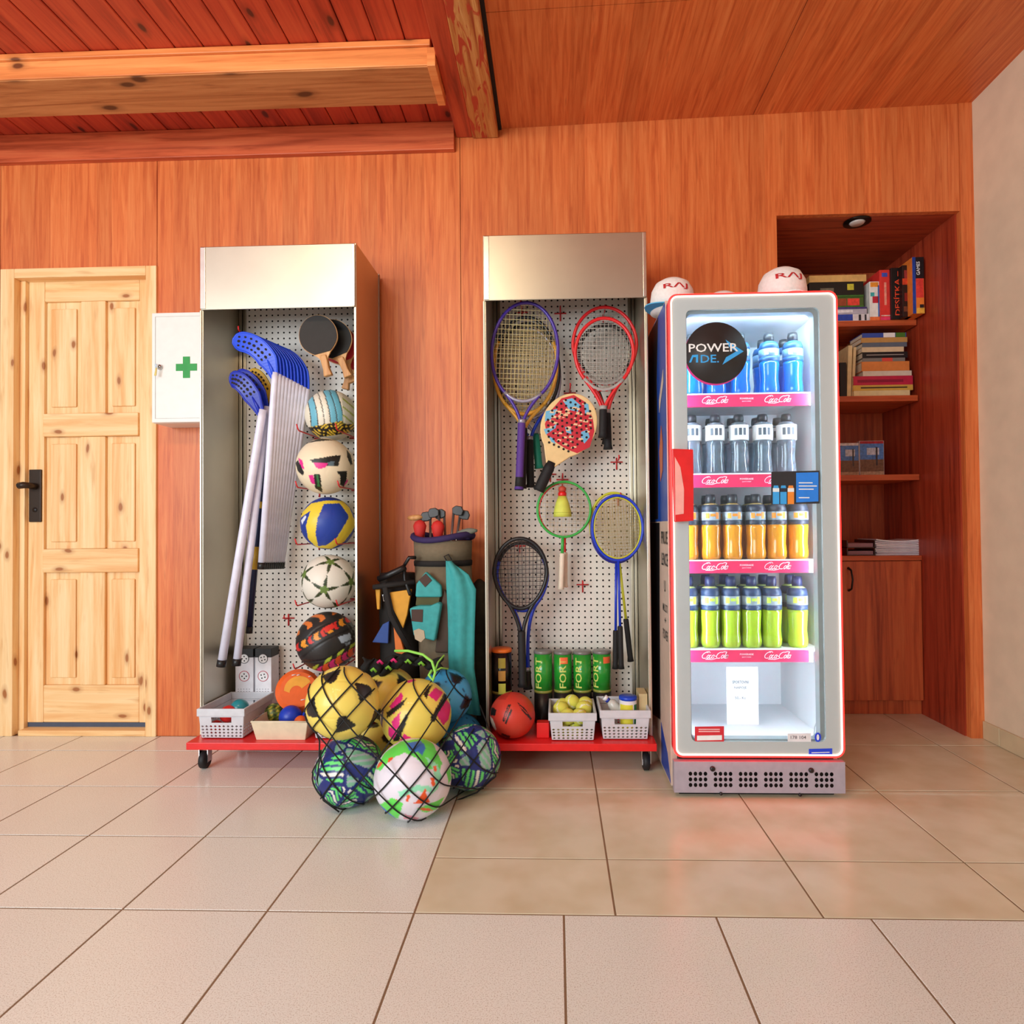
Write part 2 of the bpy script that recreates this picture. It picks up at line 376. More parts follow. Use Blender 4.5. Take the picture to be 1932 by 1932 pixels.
# ---- floor: grout bed with separate tiles
fl = struct('floor', label='tiled floor of pale speckled and plain beige tiles')
bx('grout_bed', -3.6, 2.6, -3.0, 3.8, -.03, -.0016, GROUT, fl)
g = .0027
_tm = {}
def tile(x0, x1, y0, y1, m):
    k = (round(x1-x0, 3), round(y1-y0, 3), m.name)
    if k not in _tm:
        hx, hy = (x1-x0)/2-g, (y1-y0)/2-g; e = .0012
        b = MB(); V = [(-hx,-hy,-.02),(hx,-hy,-.02),(hx,hy,-.02),(-hx,hy,-.02),(-hx,-hy,-e*.6),(hx,-hy,-e*.6),(hx,hy,-e*.6),(-hx,hy,-e*.6),
             (-hx+e,-hy+e,0),(hx-e,-hy+e,0),(hx-e,hy-e,0),(-hx+e,hy-e,0)]
        b.add(V, [(0,1,5,4),(1,2,6,5),(2,3,7,6),(3,0,4,7),(4,5,9,8),(5,6,10,9),(6,7,11,10),(7,4,8,11),(8,9,10,11)])
        me = bpy.data.meshes.new('tile'); me.from_pydata(b.v, [], b.f); me.materials.append(m); _tm[k] = me
    o = bpy.data.objects.new('tile', _tm[k]); COL.objects.link(o); o.parent = fl; o.location = ((x0+x1)/2, (y0+y1)/2, 0)
S = .389; X0 = -.378; Y0 = 1.632
xs = [X0+S*k for k in range(-7, 7)]
for i in range(len(xs)-1):
    for j in range(1, 8): tile(xs[i], xs[i+1], Y0-S*j, Y0-S*(j-1), SPECK)
    if xs[i+1] <= X0+.01:
        for j in range(4):
            tile(xs[i], xs[i+1], Y0+S*j, min(Y0+S*(j+1), 2.998), SPECK)
bxs = [X0, .144, .672, 1.195, 1.72, 2.02]
bys = [Y0, 1.905, 2.41, 2.90, 3.39, 3.72]
for i in range(5):
    for j in range(5):
        if j == 4 and bxs[i+1] < 1: continue
        tile(bxs[i], bxs[i+1], bys[j], bys[j+1], BEIGE)

# ---- back wall: laminate panels
wb = struct('wall_back', label='cherry laminate panelled back wall')
NX0, NX1, NZ, NY = 1.066, 1.922, 2.478, 3.72
G = .0015
bx('panel', -3.5, -2.752-G, WY, WY+.03, 0, 3.02, LAM, wb)
bx('panel', -2.752+G, -1.955-G, WY, WY+.03, 2.303, 3.02, LAM, wb)
bx('panel', -1.955+G, -.45-G, WY, WY+.03, 0, 3.02, LAM, wb)
MB().prism([(-.45+G, 0), (NX0, 0), (NX0, NZ), (NX1, NZ), (NX1, 3.02), (-.45+G, 3.02)], WY, WY+.03).build('panel', LAM, wb)
bx('corner_strip', NX1+G, RX, WY-.004, WY+.03, 0, 3.02, LAM, wb)
bx('backing', -3.5, NX0-.02, WY+.14, WY+.16, 0, 3.05, HOLE, wb)
# ---- niche shell
wn = struct('wall_niche', label='recessed laminate niche in the back wall')
bx('side_panel', NX1-.006, NX1+.02, WY+.0305, NY, 0, NZ+.02, LAM_SHADE, wn)
bx('side_panel', NX0-.02, NX0+.002, WY+.0305, NY, 0, NZ+.02, LAM_SHADE, wn)
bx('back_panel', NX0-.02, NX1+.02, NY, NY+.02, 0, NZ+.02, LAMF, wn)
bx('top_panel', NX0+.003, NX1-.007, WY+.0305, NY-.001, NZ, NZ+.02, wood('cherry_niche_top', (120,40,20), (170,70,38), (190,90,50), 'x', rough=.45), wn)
# ---- right wall
wr = struct('wall_right', label='cream plastered side wall')
bx('plaster', RX, RX+.1, -1.2, WY+.03, 0, 3.05, PLASTER, wr)
br = struct('baseboard_right', label='beige tile skirting along the cream wall')
SK = mat('skirting_tile', (206,188,152), .45, var=.08, scale=8)
y = 2.992
for k, ln in enumerate((.11, .33, .33, .33, .33, .33)):
    bx('tile', RX-.012, RX-.0005, y-ln+.003, y, .001, .082, SK, br, bevel=.002); y -= ln
# ---- ceilings
cr = struct('ceiling', label='laminate panelled ceiling on the right')
def cz(x): return 2.937+(x+.26)*(2.992-2.937)/2.27
for (x0, x1, y0, y1) in ((-.245, .96, 2.315, WY), (.963, RX, 2.315, WY), (-.245, .96, -.6, 2.312), (.963, RX, -.6, 2.312)):
    b = MB(); b.add([(x0,y0,cz(x0)),(x1,y0,cz(x1)),(x1,y1,cz(x1)),(x0,y1,cz(x0)),(x0,y0,cz(x0)+.03),(x1,y0,cz(x1)+.03),(x1,y1,cz(x1)+.03),(x0,y1,cz(x0)+.03)],
          [(0,3,2,1),(4,5,6,7),(0,1,5,4),(1,2,6,5),(2,3,7,6),(3,0,4,7)])
    b.build('ceiling_panel', LAMC, cr)
cl = struct('ceiling_boards', label='red-brown tongue and groove board ceiling')
x = -3.42
while x < -.47:
    o = bx('plank', x+.002, x+.116, -.6, WY-.002, CZL+random.uniform(0, .002), CZL+.02, PLANK, cl, bevel=.003, seg=1); x += .118
bx('backing', -3.5, -.4, -.6, WY, CZL+.021, CZL+.04, mat('board_gap', (60,16,10), .8), cl)
t1 = struct('trim_1', label='honey pine cross beam with knotty brown underside')
bx('beam', -3.5, -.487, 2.475, 2.70, 2.868, CZL-.001, [BEAM], t1, bevel=.002)
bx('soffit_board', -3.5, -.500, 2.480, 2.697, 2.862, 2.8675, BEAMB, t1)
bx('moulding', -3.5, -.487, 2.461, 2.4745, CZL-.026, CZL-.001, BEAM, t1, bevel=.003)
bx('end_moulding', -.4995, -.466, 2.462, 2.702, 2.855, 2.93, BEAM, t1, bevel=.002)
t2 = struct('trim_2', label='weathered ceiling beam with peeling stain')
bx('beam', -.386, -.262, -.6, WY-.003, 2.892, 3.0, OLDB, t2, bevel=.004)
bx('edge_board', -.465, -.3865, -.6, WY-.003, 2.898, 3.0, REDB, t2, bevel=.003)
bx('shadow_gap', -.261, -.246, -.6, WY-.003, 2.93, 3.0, HOLE, t2)
t3 = struct('trim_3', label='horizontal cherry trim board under the board ceiling')
bx('trim_board', -3.5, -.474, WY-.03, WY-.0005, 2.828, CZL-.001, TRIM, t3, bevel=.002)

# ---- door with casing
d1 = struct('door_1', (-2.35, WY, 0), label='pale pine panel door with dark lever handle')
DY = 3.075
DG = DY-.03
bx('casing', -2.742, -2.672, WY-.012, DY+.05, 0, 2.305, PINE, d1, bevel=.003)
bx('casing', -2.005, -1.952, WY-.012, DY+.05, 0, 2.305, PINE, d1, bevel=.003)
bx('casing', -2.6715, -2.0055, WY-.012, DY+.05, 2.258, 2.305, PINEH, d1, bevel=.003)
bx('door_jamb', -2.6715, -2.645, DG-.02, DY+.05, 0, 2.2575, PINE, d1, bevel=.002)
bx('threshold', -2.6445, -2.0055, WY-.01, DY+.05, 0, .028, PINEH, d1, bevel=.004)
bx('door_seal', -2.6445, -2.0055, DG+.004, DY+.04, .0285, .05, mat('grey_seal', (70,80,100), .6), d1)
def dX(px): return P(px, 950, DY).x
def dZ(py): return P(170, py, DY).z
xl, xr = -2.6445, -2.0055
X = [xl, dX(92), dX(160), dX(206), dX(270), xr]
Z = [dZ(537)+.02, dZ(572), dZ(782), dZ(825), dZ(1035), dZ(1079), dZ(1290), .051]
bx('stile', X[0], X[1]-.0005, DG, DY+.02, Z[7], Z[0], PINE, d1, bevel=.003)
bx('stile', X[4]+.0005, X[5], DG, DY+.02, Z[7], Z[0], PINE, d1, bevel=.003)
for a, b_ in ((1, 0), (3, 2), (5, 4), (7, 6)):
    pr = .010 if b_ in (2, 4) else 0
    bx('rail', X[1], X[4], DG-pr, DY+.02, Z[a], Z[b_], PINEH, d1, bevel=.005)
for a, b_ in ((2, 1), (4, 3), (6, 5)):
    bx('mullion', X[2], X[3], DG, DY+.02, Z[a]+.0005, Z[b_]-.0005, PINE, d1, bevel=.004)
    for u, v in ((X[1], X[2]), (X[3], X[4])):
        p = bx('panel', u+.0005, v-.0005, DG+.016, DY+.02, Z[a]+.0005, Z[b_]-.0005, PINE, d1)
        bx('raised_field', u+.028, v-.028, DG+.006, DG+.0155, Z[a]+.035, Z[b_]-.035, PINE, p, bevel=.005)
BRZ = mat('dark_bronze', (56,42,32), .42, .5)
c0, c1 = P(57, 985, DG), P(80, 886, DG)
hp = bx('handle_plate', c0.x, c1.x, DG-.010, DG-.0005, c0.z, c1.z, BRZ, d1, bevel=.003)
hc = P(70, 918, DG)
MB().tube([hc+Vector((0,-.008,0)), hc+Vector((0,-.05,.002)), hc+Vector((-.012,-.066,.003)), hc+Vector((-.036,-.066,0))], .012, 10, radii=[.016,.015,.017,.016]).build('handle', BRZ, hp)
kc = P(69, 962, DG)
MB().lathe([(.012, -.0125), (.012, -.009)], kc, 16, axis='y').build('keyhole', BLACK, hp)

# ================================================================== FIRST AID CABINET
fa = thing('first_aid_cabinet', 'white wall cabinet with a green cross and a small key lock', 'cabinet', (-1.76, 2.93, 1.5))
WM = mat('white_enamel', (236,232,226), .35, var=.02)
a, b_ = P(286, 798, 2.85), P(286, 590, 2.85)
ax0, ax1, az0, az1 = a.x, -1.54, a.z, b_.z
bx('body', ax0, ax1, 2.866, 2.999, az0, az1, WM, fa, bevel=.003)
bx('door', ax0, ax1, 2.850, 2.8655, az0+.001, az1-.001, WM, fa, bevel=.004)
MB().tube([(ax0+.018, 2.8495, az0+.02), (ax0+.018, 2.8495, az1-.02), (ax1-.018, 2.8495, az1-.02), (ax1-.018, 2.8495, az0+.02)], .0014, 6, closed=True).build('door_groove', mat('groove_grey', (190,186,180), .5), fa)
c = P(352, 693, 2.85); q = .0165; L = .05
MB().prism([(c.x-q,c.z-L),(c.x+q,c.z-L),(c.x+q,c.z-q),(c.x+L,c.z-q),(c.x+L,c.z+q),(c.x+q,c.z+q),(c.x+q,c.z+L),(c.x-q,c.z+L),(c.x-q,c.z+q),(c.x-L,c.z+q),(c.x-L,c.z-q),(c.x-q,c.z-q)], 2.848, 2.8498).build('green_cross', mat('cross_green', (34,150,62), .5), fa)
k = P(302, 693, 2.85)
lk = MB().lathe([(.011, -.012), (.013, -.004), (.013, 0)], k, 16, axis='y').build('lock', CHROME, fa)
MB().prism([(k.x-.004,k.z-.01),(k.x+.004,k.z-.01),(k.x+.005,k.z+.008),(k.x-.005,k.z+.008)], k.y-.032, k.y-.012).build('key', CHROME, lk)
MB().prism([(k.x-.012,k.z-.045),(k.x-.002,k.z-.045),(k.x+.002,k.z-.008),(k.x-.004,k.z-.008)], k.y-.026, k.y-.023).build('key', mat('brass', (176,150,90), .35, 1.0), lk)

# ================================================================== DISPLAY TROLLEYS
CY0, CY1, PEGY = 2.62, 2.975, 2.93
BZ = .133
def trolley(name, label, x0, x1, top, hz, peg_label):
    t = thing(name, label, 'display stand', ((x0+x1)/2, 2.76, 0), 'steel display stands on red bases')
    bx('base_board', x0-.004, x1+.004, 2.520, 2.985, .103, BZ, RED, t, bevel=.003)
    bx('side_panel', x0, x0+.012, CY0, CY1-.02, BZ+.0005, top, STEEL, t, bevel=.002)
    bx('side_panel', x1-.012, x1, CY0, CY1-.02, BZ+.0005, top, STEEL, t, bevel=.002)
    for xx in (x0-.003, x1-.015): bx('rear_post', xx, xx+.018, CY1-.0195, CY1, BZ+.0005, top+.004, STEELD, t, bevel=.002)
    bx('front_edge', x0-.001, x0+.006, CY0-.006, CY0-.0005, BZ+.0005, hz-.0005, STEEL, t, bevel=.001)
    bx('front_edge', x1-.006, x1+.001, CY0-.006, CY0-.0005, BZ+.0005, hz-.0005, STEEL, t, bevel=.001)
    h = bx('header_panel', x0+.004, x1-.004, CY0-.008, CY0-.0005, hz, top-.004, STEEL, t, bevel=.003)
    bx('header_lip', x0+.004, x0+.026, CY0-.011, CY0-.0085, hz+.004, top-.008, mat('light_steel', (226,222,212), .25, .9), h, bevel=.001)
    bx('header_lip', x1-.016, x1-.004, CY0-.011, CY0-.0085, hz+.004, top-.008, _M['light_steel'], h, bevel=.001)
    bx('top_panel', x0+.0125, x1-.0125, CY0+.002, CY1-.021, top-.012, top-.002, STEELD, t)
    bx('back_panel', x0+.0125, x1-.0125, PEGY+.006, PEGY+.012, BZ+.001, top-.0125, HOLE, t)
    pw = .032; px0, px1 = x0+.0125+pw, x1-.0125-pw; z0, z1 = BZ+.002, top-.013
    nu = 21; nv = int((z1-z0)/((px1-px0)/nu))
    MB().perf((px0,PEGY,z0),(px1,PEGY,z0),(px1,PEGY,z1),(px0,PEGY,z1), nu, nv, 8, .16).build('pegboard', ZINC, t)
    for u in (x0+.013, x1-.013-pw):
        bx('slotted_rail', u, u+pw*.45, PEGY-.012, PEGY+.004, z0, z1, STEEL, t, bevel=.002)
        bx('slotted_rail', u+pw*.55, u+pw-.001, PEGY-.008, PEGY+.004, z0, z1, STEEL, t, bevel=.002)
    for cxx in (x0+.03, x1-.03):
        for cyy in (2.60, 2.93):
            k = MB().box(cxx-.026, cxx+.026, cyy-.028, cyy+.028, .097, .1028).box(cxx-.020, cxx-.016, cyy-.014, cyy+.018, .03, .097).box(cxx+.016, cxx+.020, cyy-.014, cyy+.018, .03, .097).build('castor', CHROME, t)
            MB().lathe([(.028,-.014),(.036,-.010),(.036,.010),(.028,.014)], (cxx, cyy, .0365), 20, axis='x').build('wheel', RUBBER, k)
            MB().lathe([(.016,-.0155),(.018,-.0142)], (cxx, cyy, .0365), 16, axis='x').build('hub', WHITE, k)
    return t
T1 = trolley('display_stand', 'steel display stand with floorball sticks and balls, beside the first aid cabinet', -1.516, -.840, 2.220, 1.944, '')
T2 = trolley('display_stand', 'steel display stand with rackets, next to the drinks fridge', -.298, .390, 2.238, 1.957, '')
# red bracket standing on the right base
p0, p1 = P(1013, 1398, 2.60), P(1036, 1362, 2.60)
bx('base_bracket', p0.x, p1.x, 2.585, 2.63, BZ+.0005, p1.z, RED, T2, bevel=.003)

def hook(px, py, t, length=.24, Y=PEGY, cross=False, tip=.02):
    p = P(px, py, Y)
    b = MB(); pts = [p+Vector((0,.004,0)), p+Vector((0,-length*.5,0)), p+Vector((0,-length+.012,.0)), p+Vector((0,-length,.006)), p+Vector((0,-length-.002,tip))]
    b.tube(pts, .0032, 6)
    if cross:
        b.tube([p+Vector((-.028,-.004,0)), p+Vector((.028,-.004,0))], .0032, 6); b.tube([p+Vector((0,-.004,-.036)), p+Vector((0,-.004,.02))], .0034, 6)
    else:
        b.tube([p+Vector((0,-.003,-.03)), p+Vector((0,-.003,.004))], .0034, 6)
    return b.build('peg_hook', REDW, t)

# ================================================================== BALLS
_ico = {}
def ico(sub):
    if sub not in _ico:
        bm = bmesh.new(); bmesh.ops.create_icosphere(bm, subdivisions=sub, radius=1.0)
        me = bpy.data.meshes.new('ball_base'); bm.to_mesh(me); bm.free()
        co = np.empty(len(me.vertices)*3, np.float32); me.vertices.foreach_get('co', co)
        me.polygons.foreach_set('use_smooth', [True]*len(me.polygons))
        _ico[sub] = (me, co.reshape(-1, 3).astype(np.float64))
    return _ico[sub]
def inpoly(u, v, poly):
    r = np.zeros(u.shape, bool); n = len(poly)
    for i in range(n):
        x0, y0 = poly[i]; x1, y1 = poly[(i+1) % n]
        c = ((y0 > v) != (y1 > v)) & (u < (x1-x0)*(v-y0)/((y1-y0) if abs(y1-y0) > 1e-9 else 1e-9)+x0); r ^= c
    return r
def rotm(ax, ay, az):
    return np.array((Matrix.Rotation(math.radians(az), 3, 'Z') @ Matrix.Rotation(math.radians(ay), 3, 'Y') @ Matrix.Rotation(math.radians(ax), 3, 'X')))
PHI = (1+5**.5)/2
def _norm(a): a = np.array(a, float); return a/np.linalg.norm(a, axis=1)[:, None]
ICO = _norm([(0,s1,s2*PHI) for s1 in (1,-1) for s2 in (1,-1)]+[(s1,s2*PHI,0) for s1 in (1,-1) for s2 in (1,-1)]+[(s1*PHI,0,s2) for s1 in (1,-1) for s2 in (1,-1)])
DOD = _norm([(a,b,c) for a in (1,-1) for b in (1,-1) for c in (1,-1)]+[(0,s1/PHI,s2*PHI) for s1 in (1,-1) for s2 in (1,-1)]+[(s1/PHI,s2*PHI,0) for s1 in (1,-1) for s2 in (1,-1)]+[(s1*PHI,0,s2/PHI) for s1 in (1,-1) for s2 in (1,-1)])
def truncico(D, R):
    E_ = D@R      # into pattern frame
    V = np.concatenate([E_@ICO.T/.9393, E_@DOD.T/.9149], 1)
    o = np.argsort(V, 1); k = o[:, -1]; gap = V[np.arange(len(V)), k]-V[np.arange(len(V)), o[:, -2]]
    return k, gap, E_
def vview(D):
    fr = -D[:, 1]; return np.where(fr >= 0, D[:, 0], -D[:, 0]), D[:, 2]
def fill(C, m, c): C[m] = c
def marks(C, D, polys):
    u, v = vview(D)
    for c, poly in polys: C[inpoly(u, v, poly)] = c
def ball(name, label, c, R, paint, group=None, sub=5, rough=.45, sc=None, cat='ball', tilt=0, coat=0.0):
    base, D = ico(sub); me = base.copy(); me.name = name
    C, disp = paint(D)
    Lc = C/255.0; Lc = np.where(Lc <= .04045, Lc/12.92, ((Lc+.055)/1.055)**2.4)
    co = D*(R*(1+disp))[:, None]
    if sc is not None: co = co*np.array(sc)
    me.vertices.foreach_set('co', co.astype(np.float32).ravel())
    at = me.color_attributes.new('Col', 'FLOAT_COLOR', 'POINT')
    at.data.foreach_set('color', np.concatenate([Lc, np.ones((len(Lc), 1))], 1).astype(np.float32).ravel())
    me.materials.clear(); me.materials.append(attr_mat('printed_ball_%d' % int(rough*100), rough, coat)); me.update()
    o = bpy.data.objects.new(name, me); COL.objects.link(o); o.location = c
    o.rotation_euler = ((CAM-Vector(c)).to_track_quat('-Y', 'Z') @ Quaternion((0,1,0), math.radians(tilt))).to_euler()
    return tag(o, label, cat, group)
def base_col(D, c): return np.tile(np.array(c, float), (len(D), 1)), np.zeros(len(D))
def groove(disp, gap, w_=.02, d=.012): return disp-d*np.clip(1-gap/w_, 0, 1)

def paint_soccer(R, hexc, pent, seam=None, extra=None):
    def f(D):
        k, gap, E_ = truncico(D, R); C, dp = base_col(D, hexc); C[k < 12] = pent
        dp = groove(dp, gap, .02, .014)
        if seam is not None: C[gap < .008] = seam
        if extra: marks(C, D, extra)
        return C, dp
    return f
def paint_star(R):
    def f(D):
        C, dp = base_col(D, (232,226,212)); k, gap, E_ = truncico(D, R)
        A = E_@ICO.T; n = A.argmax(1); best = A.max(1); N_ = ICO[n]
        ref = np.where(np.abs(N_[:, 2:3]) < .8, np.array([[0,0,1.]]), np.array([[1.,0,0]]))
        # orient star points towards neighbouring vertices
        nb = np.array([ICO[np.argsort(-(ICO@v))[1]] for v in ICO])[n]
        t = nb-N_*(nb*N_).sum(1)[:, None]; t /= np.linalg.norm(t, axis=1)[:, None]; b_ = np.cross(N_, t)
        x, y_ = (E_*t).sum(1), (E_*b_).sum(1); r = np.hypot(x, y_); a = np.arctan2(y_, x)
        ph = np.abs(((a/(2*math.pi/5)) % 1)-.5)*2   # 1 on a point, 0 between
        lim = .12+.40*ph**2.1
        m = r < lim; C[m] = (40,42,30)
        C[m & (r < .16)] = (104,130,60); C[m & (ph > .55) & (r > .2)] = (52,64,34)
        dp = np.where(np.abs(r-lim) < .03, -.008, 0)
        return C, dp
    return f
def paint_volley(base, stripes, band):
    def f(D):
        C, dp = base_col(D, base); u, v = vview(D)
        s = u+.16*v*v+.12*v
        for a, b_, c in stripes: C[(s > a) & (s < b_) & (v > -.5)] = c
        edge = np.min([np.abs(s-e) for e in (-.78,-.52,-.28,-.05,.2,.44)], 0)
        C[(edge < .018) & (v > -.5)] = (70,60,50); dp = np.where((edge < .03) & (v > -.5), -.012, 0)
        # spotted lower band
        lo = (v < -.28+.25*u) & (v > -.78+.2*u)
        C[lo] = (30,26,20)
        q = np.sin(23*u+3*np.sin(9*v))*np.sin(27*v+2.2*np.sin(11*u))
        C[lo & (q > .32)] = (228,190,60)
        up = (u > .42) & (v > -.3); C[up] = (200,196,176); C[up & (np.sin(16*u+20*v) > .75)] = (150,160,70)
        return C, dp
    return f
def paint_beach(D):
    C, dp = base_col(D, (28,58,150)); u, v = vview(D)
    yel = (236,206,60)
    A = [(-.42,.98),(-.16,.80),(.40,.80),(.62,.62),(.86,.2),(1.02,.1),(1.02,-.2),(.76,-.42),(.3,-.82),(-.02,-1.02),(-.42,-.9),(-.62,-.7),(-.78,-.3),(-.72,.18),(-.55,.5),(-.95,.55),(-.98,.42),(-.62,.72)]
    outer = [(-.98,.36),(-.6,.74),(-.1,.84),(.52,.86),(.78,.6),(.9,.25),(1.02,.06),(1.02,-.3),(.6,-.7),(.1,-.98),(-.42,-.92),(-.7,-.6),(-.78,-.1),(-.62,.46),(-.98,.2)]
    inner = [(-.14,.72),(.42,.74),(.7,.34),(.74,.2),(.32,-.52),(-.05,-.82),(-.36,-.86),(-.44,-.4),(-.36,.2)]
    m = inpoly(u, v, outer); C[m] = yel; C[inpoly(u, v, inner)] = (30,62,158)
    C[inpoly(u, v, [(.98,-.1),(1.02,-.5),(.7,-.72),(.52,-.78),(.88,-.3)])] = (28,58,150)
    C[inpoly(u, v, [(-.96,.1),(-.8,.3),(-.76,.24),(-.92,-.05)])] = (220,226,240)
    k, gap, _ = truncico(D, rotm(20, 30, 10)); dp = groove(dp, gap, .02, .006)
    return C, dp
def paint_whiteblack(D):
    C, dp = base_col(D, (238,222,190))
    marks(C, D, [((24,26,22), [(-.52,.22),(.52,.42),(.42,.02),(-.28,.0)]), ((228,40,140), [(-.40,.12),(-.1,.13),(.08,.1),(-.02,-.06),(-.26,-.08)]),
      ((90,110,120), [(.06,.14),(.3,.2),(.26,.02),(.1,.02)]), ((24,26,22), [(.36,-.16),(.72,-.14),(.7,-.5),(.62,-.72),(.48,-.62),(.5,-.34)]),
      ((228,40,140), [(.62,-.7),(.76,-.52),(.74,-.42),(.66,-.56)]), ((228,40,140), [(-.56,-.3),(-.4,-.28),(-.34,-.62),(-.46,-.6)]),
      ((24,30,22), [(-.38,-.28),(-.18,-.26),(-.1,-.92),(-.34,-.76)]), ((50,120,60), [(-.30,-.3),(-.24,-.3),(-.18,-.7),(-.26,-.7)]),
      ((228,40,140), [(-.9,.28),(-.76,.2),(-.68,-.12),(-.8,-.08)]), ((24,26,22), [(-1,.1),(-.9,.2),(-.7,-.2),(-.74,-.34),(-.9,-.2)]),
      ((24,26,22), [(.72,.62),(.86,.42),(.92,.1),(.84,.06),(.72,.36)]), ((60,54,44), [(-.62,.80),(-.2,.98),(.4,.94),(.0,.9)])])
    k, gap, _ = truncico(D, rotm(10, 15, 40)); dp = groove(dp, gap, .015, .006)
    return C, dp
def paint_basket(D):
    C, dp = base_col(D, (40,37,36)); u, v = vview(D)
    a = math.radians(28); s = u*math.cos(a)+v*math.sin(a); t = -u*math.sin(a)+v*math.cos(a)
    lines = np.min([np.abs(t-.04+.12*s*s), np.abs(t-.52+.5*s*s), np.abs(t+.52-.4*s*s), np.abs(s-.85)], 0)
    dp = np.where(lines < .03, -.015, 0)
    C[lines < .022] = (18,16,16)
    wv = np.sin(14*s+4*np.sin(6*t)+3*t)
    z1 = (t > .18) & (t < .42); C[z1 & (wv > .45)] = (232,150,40); C[z1 & (wv < -.72)] = (214,44,40); C[(t > .26) & (t < .44) & (s > .1) & (s < .42)] = (222,52,44)
    z2 = (t < -.62) & (t > -.86); C[z2 & (wv > .2)] = (236,90,40); C[z2 & (wv < -.4)] = (224,44,120); C[(t < -.50) & (t > -.6) & (wv > .0)] = (176,190,60)
    C[(t > .66) & (wv > .3)] = (224,120,50)
    C[inpoly(u, v, [(.34,.12),(.72,.22),(.80,.02),(.44,-.1)])] = (168,182,196)
    C[inpoly(u, v, [(.56,-.1),(.74,-.04),(.72,-.14),(.58,-.18)])] = (130,140,150)
    return C, dp

PB = [(625,784,48,'volley'), (614,880,53.5,'white'), (619,987,50,'beach'), (620,1097,51,'star'), (617,1210,56,'basket')]
lab = {'volley': 'blue and white striped volleyball with a leopard-spotted lower band', 'white': 'cream football with black and pink slanted flashes', 'beach': 'blue volleyball with broad yellow curved bands',
       'star': 'white football covered with dark green stars', 'basket': 'black basketball with bright graffiti stripes, lowest on the pegboard'}
fn = {'volley': paint_volley((230,222,200), [(-.78,-.52,(110,182,204)), (-.52,-.05,(232,224,204)), (-.05,.2,(110,182,204)), (.2,.44,(104,178,200))], None),
      'white': paint_whiteblack, 'beach': paint_beach, 'star': paint_star(rotm(12, -14, 20)), 'basket': paint_basket}
for px, py, r, kd in PB:
    Yb = {'volley': 2.825, 'white': 2.745, 'basket': 2.775}.get(kd, 2.795)
    c = P(px, py, Yb); R = r*Yb/F
    ball({'volley': 'volleyball', 'white': 'football', 'beach': 'volleyball', 'star': 'football', 'basket': 'basketball'}[kd], lab[kd], c, R, fn[kd], 'balls on the pegboard hooks', sub=6)
    for sx in (-.78, .70):
        zz = c.z-R*math.sqrt(1-.8**2)-.022
        p = Vector((c.x+sx*R, PEGY, zz)); b = MB()
        b.tube([p+Vector((0,.004,0)), p+Vector((0,-.12,0)), p+Vector((0,-.25,0)), p+Vector((0,-.262,.006)), p+Vector((-.003,-.27,.026))], .0032, 6)
        b.tube([p+Vector((0,-.003,-.03)), p+Vector((0,-.003,.004))], .0034, 6); b.tube([p+Vector((-.03,-.003,0)), p+Vector((.03,-.003,0))], .0034, 6)
        b.build('peg_hook', REDW, T1)
hook(545, 1166, T1, .05, cross=True); hook(655, 650, T1, .2); hook(610, 650, T1, .2); hook(500, 655, T1, .25); hook(448, 700, T1, .27)

# ================================================================== TABLE TENNIS BATS
WOODH = wood('bat_wood', (170,110,60), (206,150,92), (226,178,120), 'z', rough=.5)
FELT_B = mat('black_bat_rubber', (52,48,46), .8); FELT_R = mat('red_bat_rubber', (184,28,36), .6)
def bat(label, px, py, Y, r_px, ang, front, handle_mat=WOODH):
    c = P(px, py, Y); k = Y/F; r = r_px*k
    t = thing('table_tennis_bat', label, 'bat', c, 'table tennis bats')
    a = math.radians(ang); dn = Vector((math.sin(a), 0, -math.cos(a))); rt = Vector((math.cos(a), 0, math.sin(a)))
    def pt(u, v, dy=0): return c+rt*(u*r)+dn*(v*r)+Vector((0, dy, 0))
    out = [(math.cos(x)*1.0, math.sin(x)*1.05) for x in [math.radians(55+290*i/30+ 90-90) for i in range(0)]]
    out = [(.96*math.sin(x)*(1 if abs(x) < 2 else 1-.25*(abs(x)-2)), -1.04*math.cos(x)) for x in [math.radians(-150+300*i/36) for i in range(37)]]
    def slab(pts, y0, y1):
        b = MB(); n = len(pts); V = [pt(u, v, y0) for u, v in pts]+[pt(u, v, y1) for u, v in pts]
        Fs = [tuple(range(n-1, -1, -1)), tuple(range(n, 2*n))]+[(i, (i+1) % n, n+(i+1) % n, n+i) for i in range(n)]
        b.add(V, Fs); return b
    head = out+[(.22, 1.12), (.16, 1.3), (-.16, 1.3), (-.22, 1.12)]
    slab(head, -.004, .004).build('blade', WOODH, t)
    slab([(u*.97, v*.97) for u, v in out], -.0075, -.0041).build('rubber', front, t)
    slab([(u*.97, v*.97) for u, v in out], .0041, .0075).build('rubber', FELT_R, t)
    hp_ = [(-.15, 1.0), (.15, 1.0), (.17, 1.3), (.15, 1.7), (.21, 2.05), (-.21, 2.05), (-.15, 1.7), (-.17, 1.3)]
    slab(hp_, -.0135, .0135).build('handle', handle_mat, t, bevel=.004)
    return t
bat('table tennis bat with a large black face and wooden handle, foremost of the bats', 601, 634, 2.70, 39, 14, FELT_B)
bat('table tennis bat with black face half hidden behind the foremost bat', 629, 641, 2.76, 38, 22, mat('deep_black_rubber', (16,14,14), .7))
bat('red-faced table tennis bat against the right side of the stand', 640, 652, 2.81, 37, 20, FELT_R)
bat('red table tennis bat hung lowest, handle end touching the striped volleyball', 668, 668, 2.87, 34, -14, FELT_R)
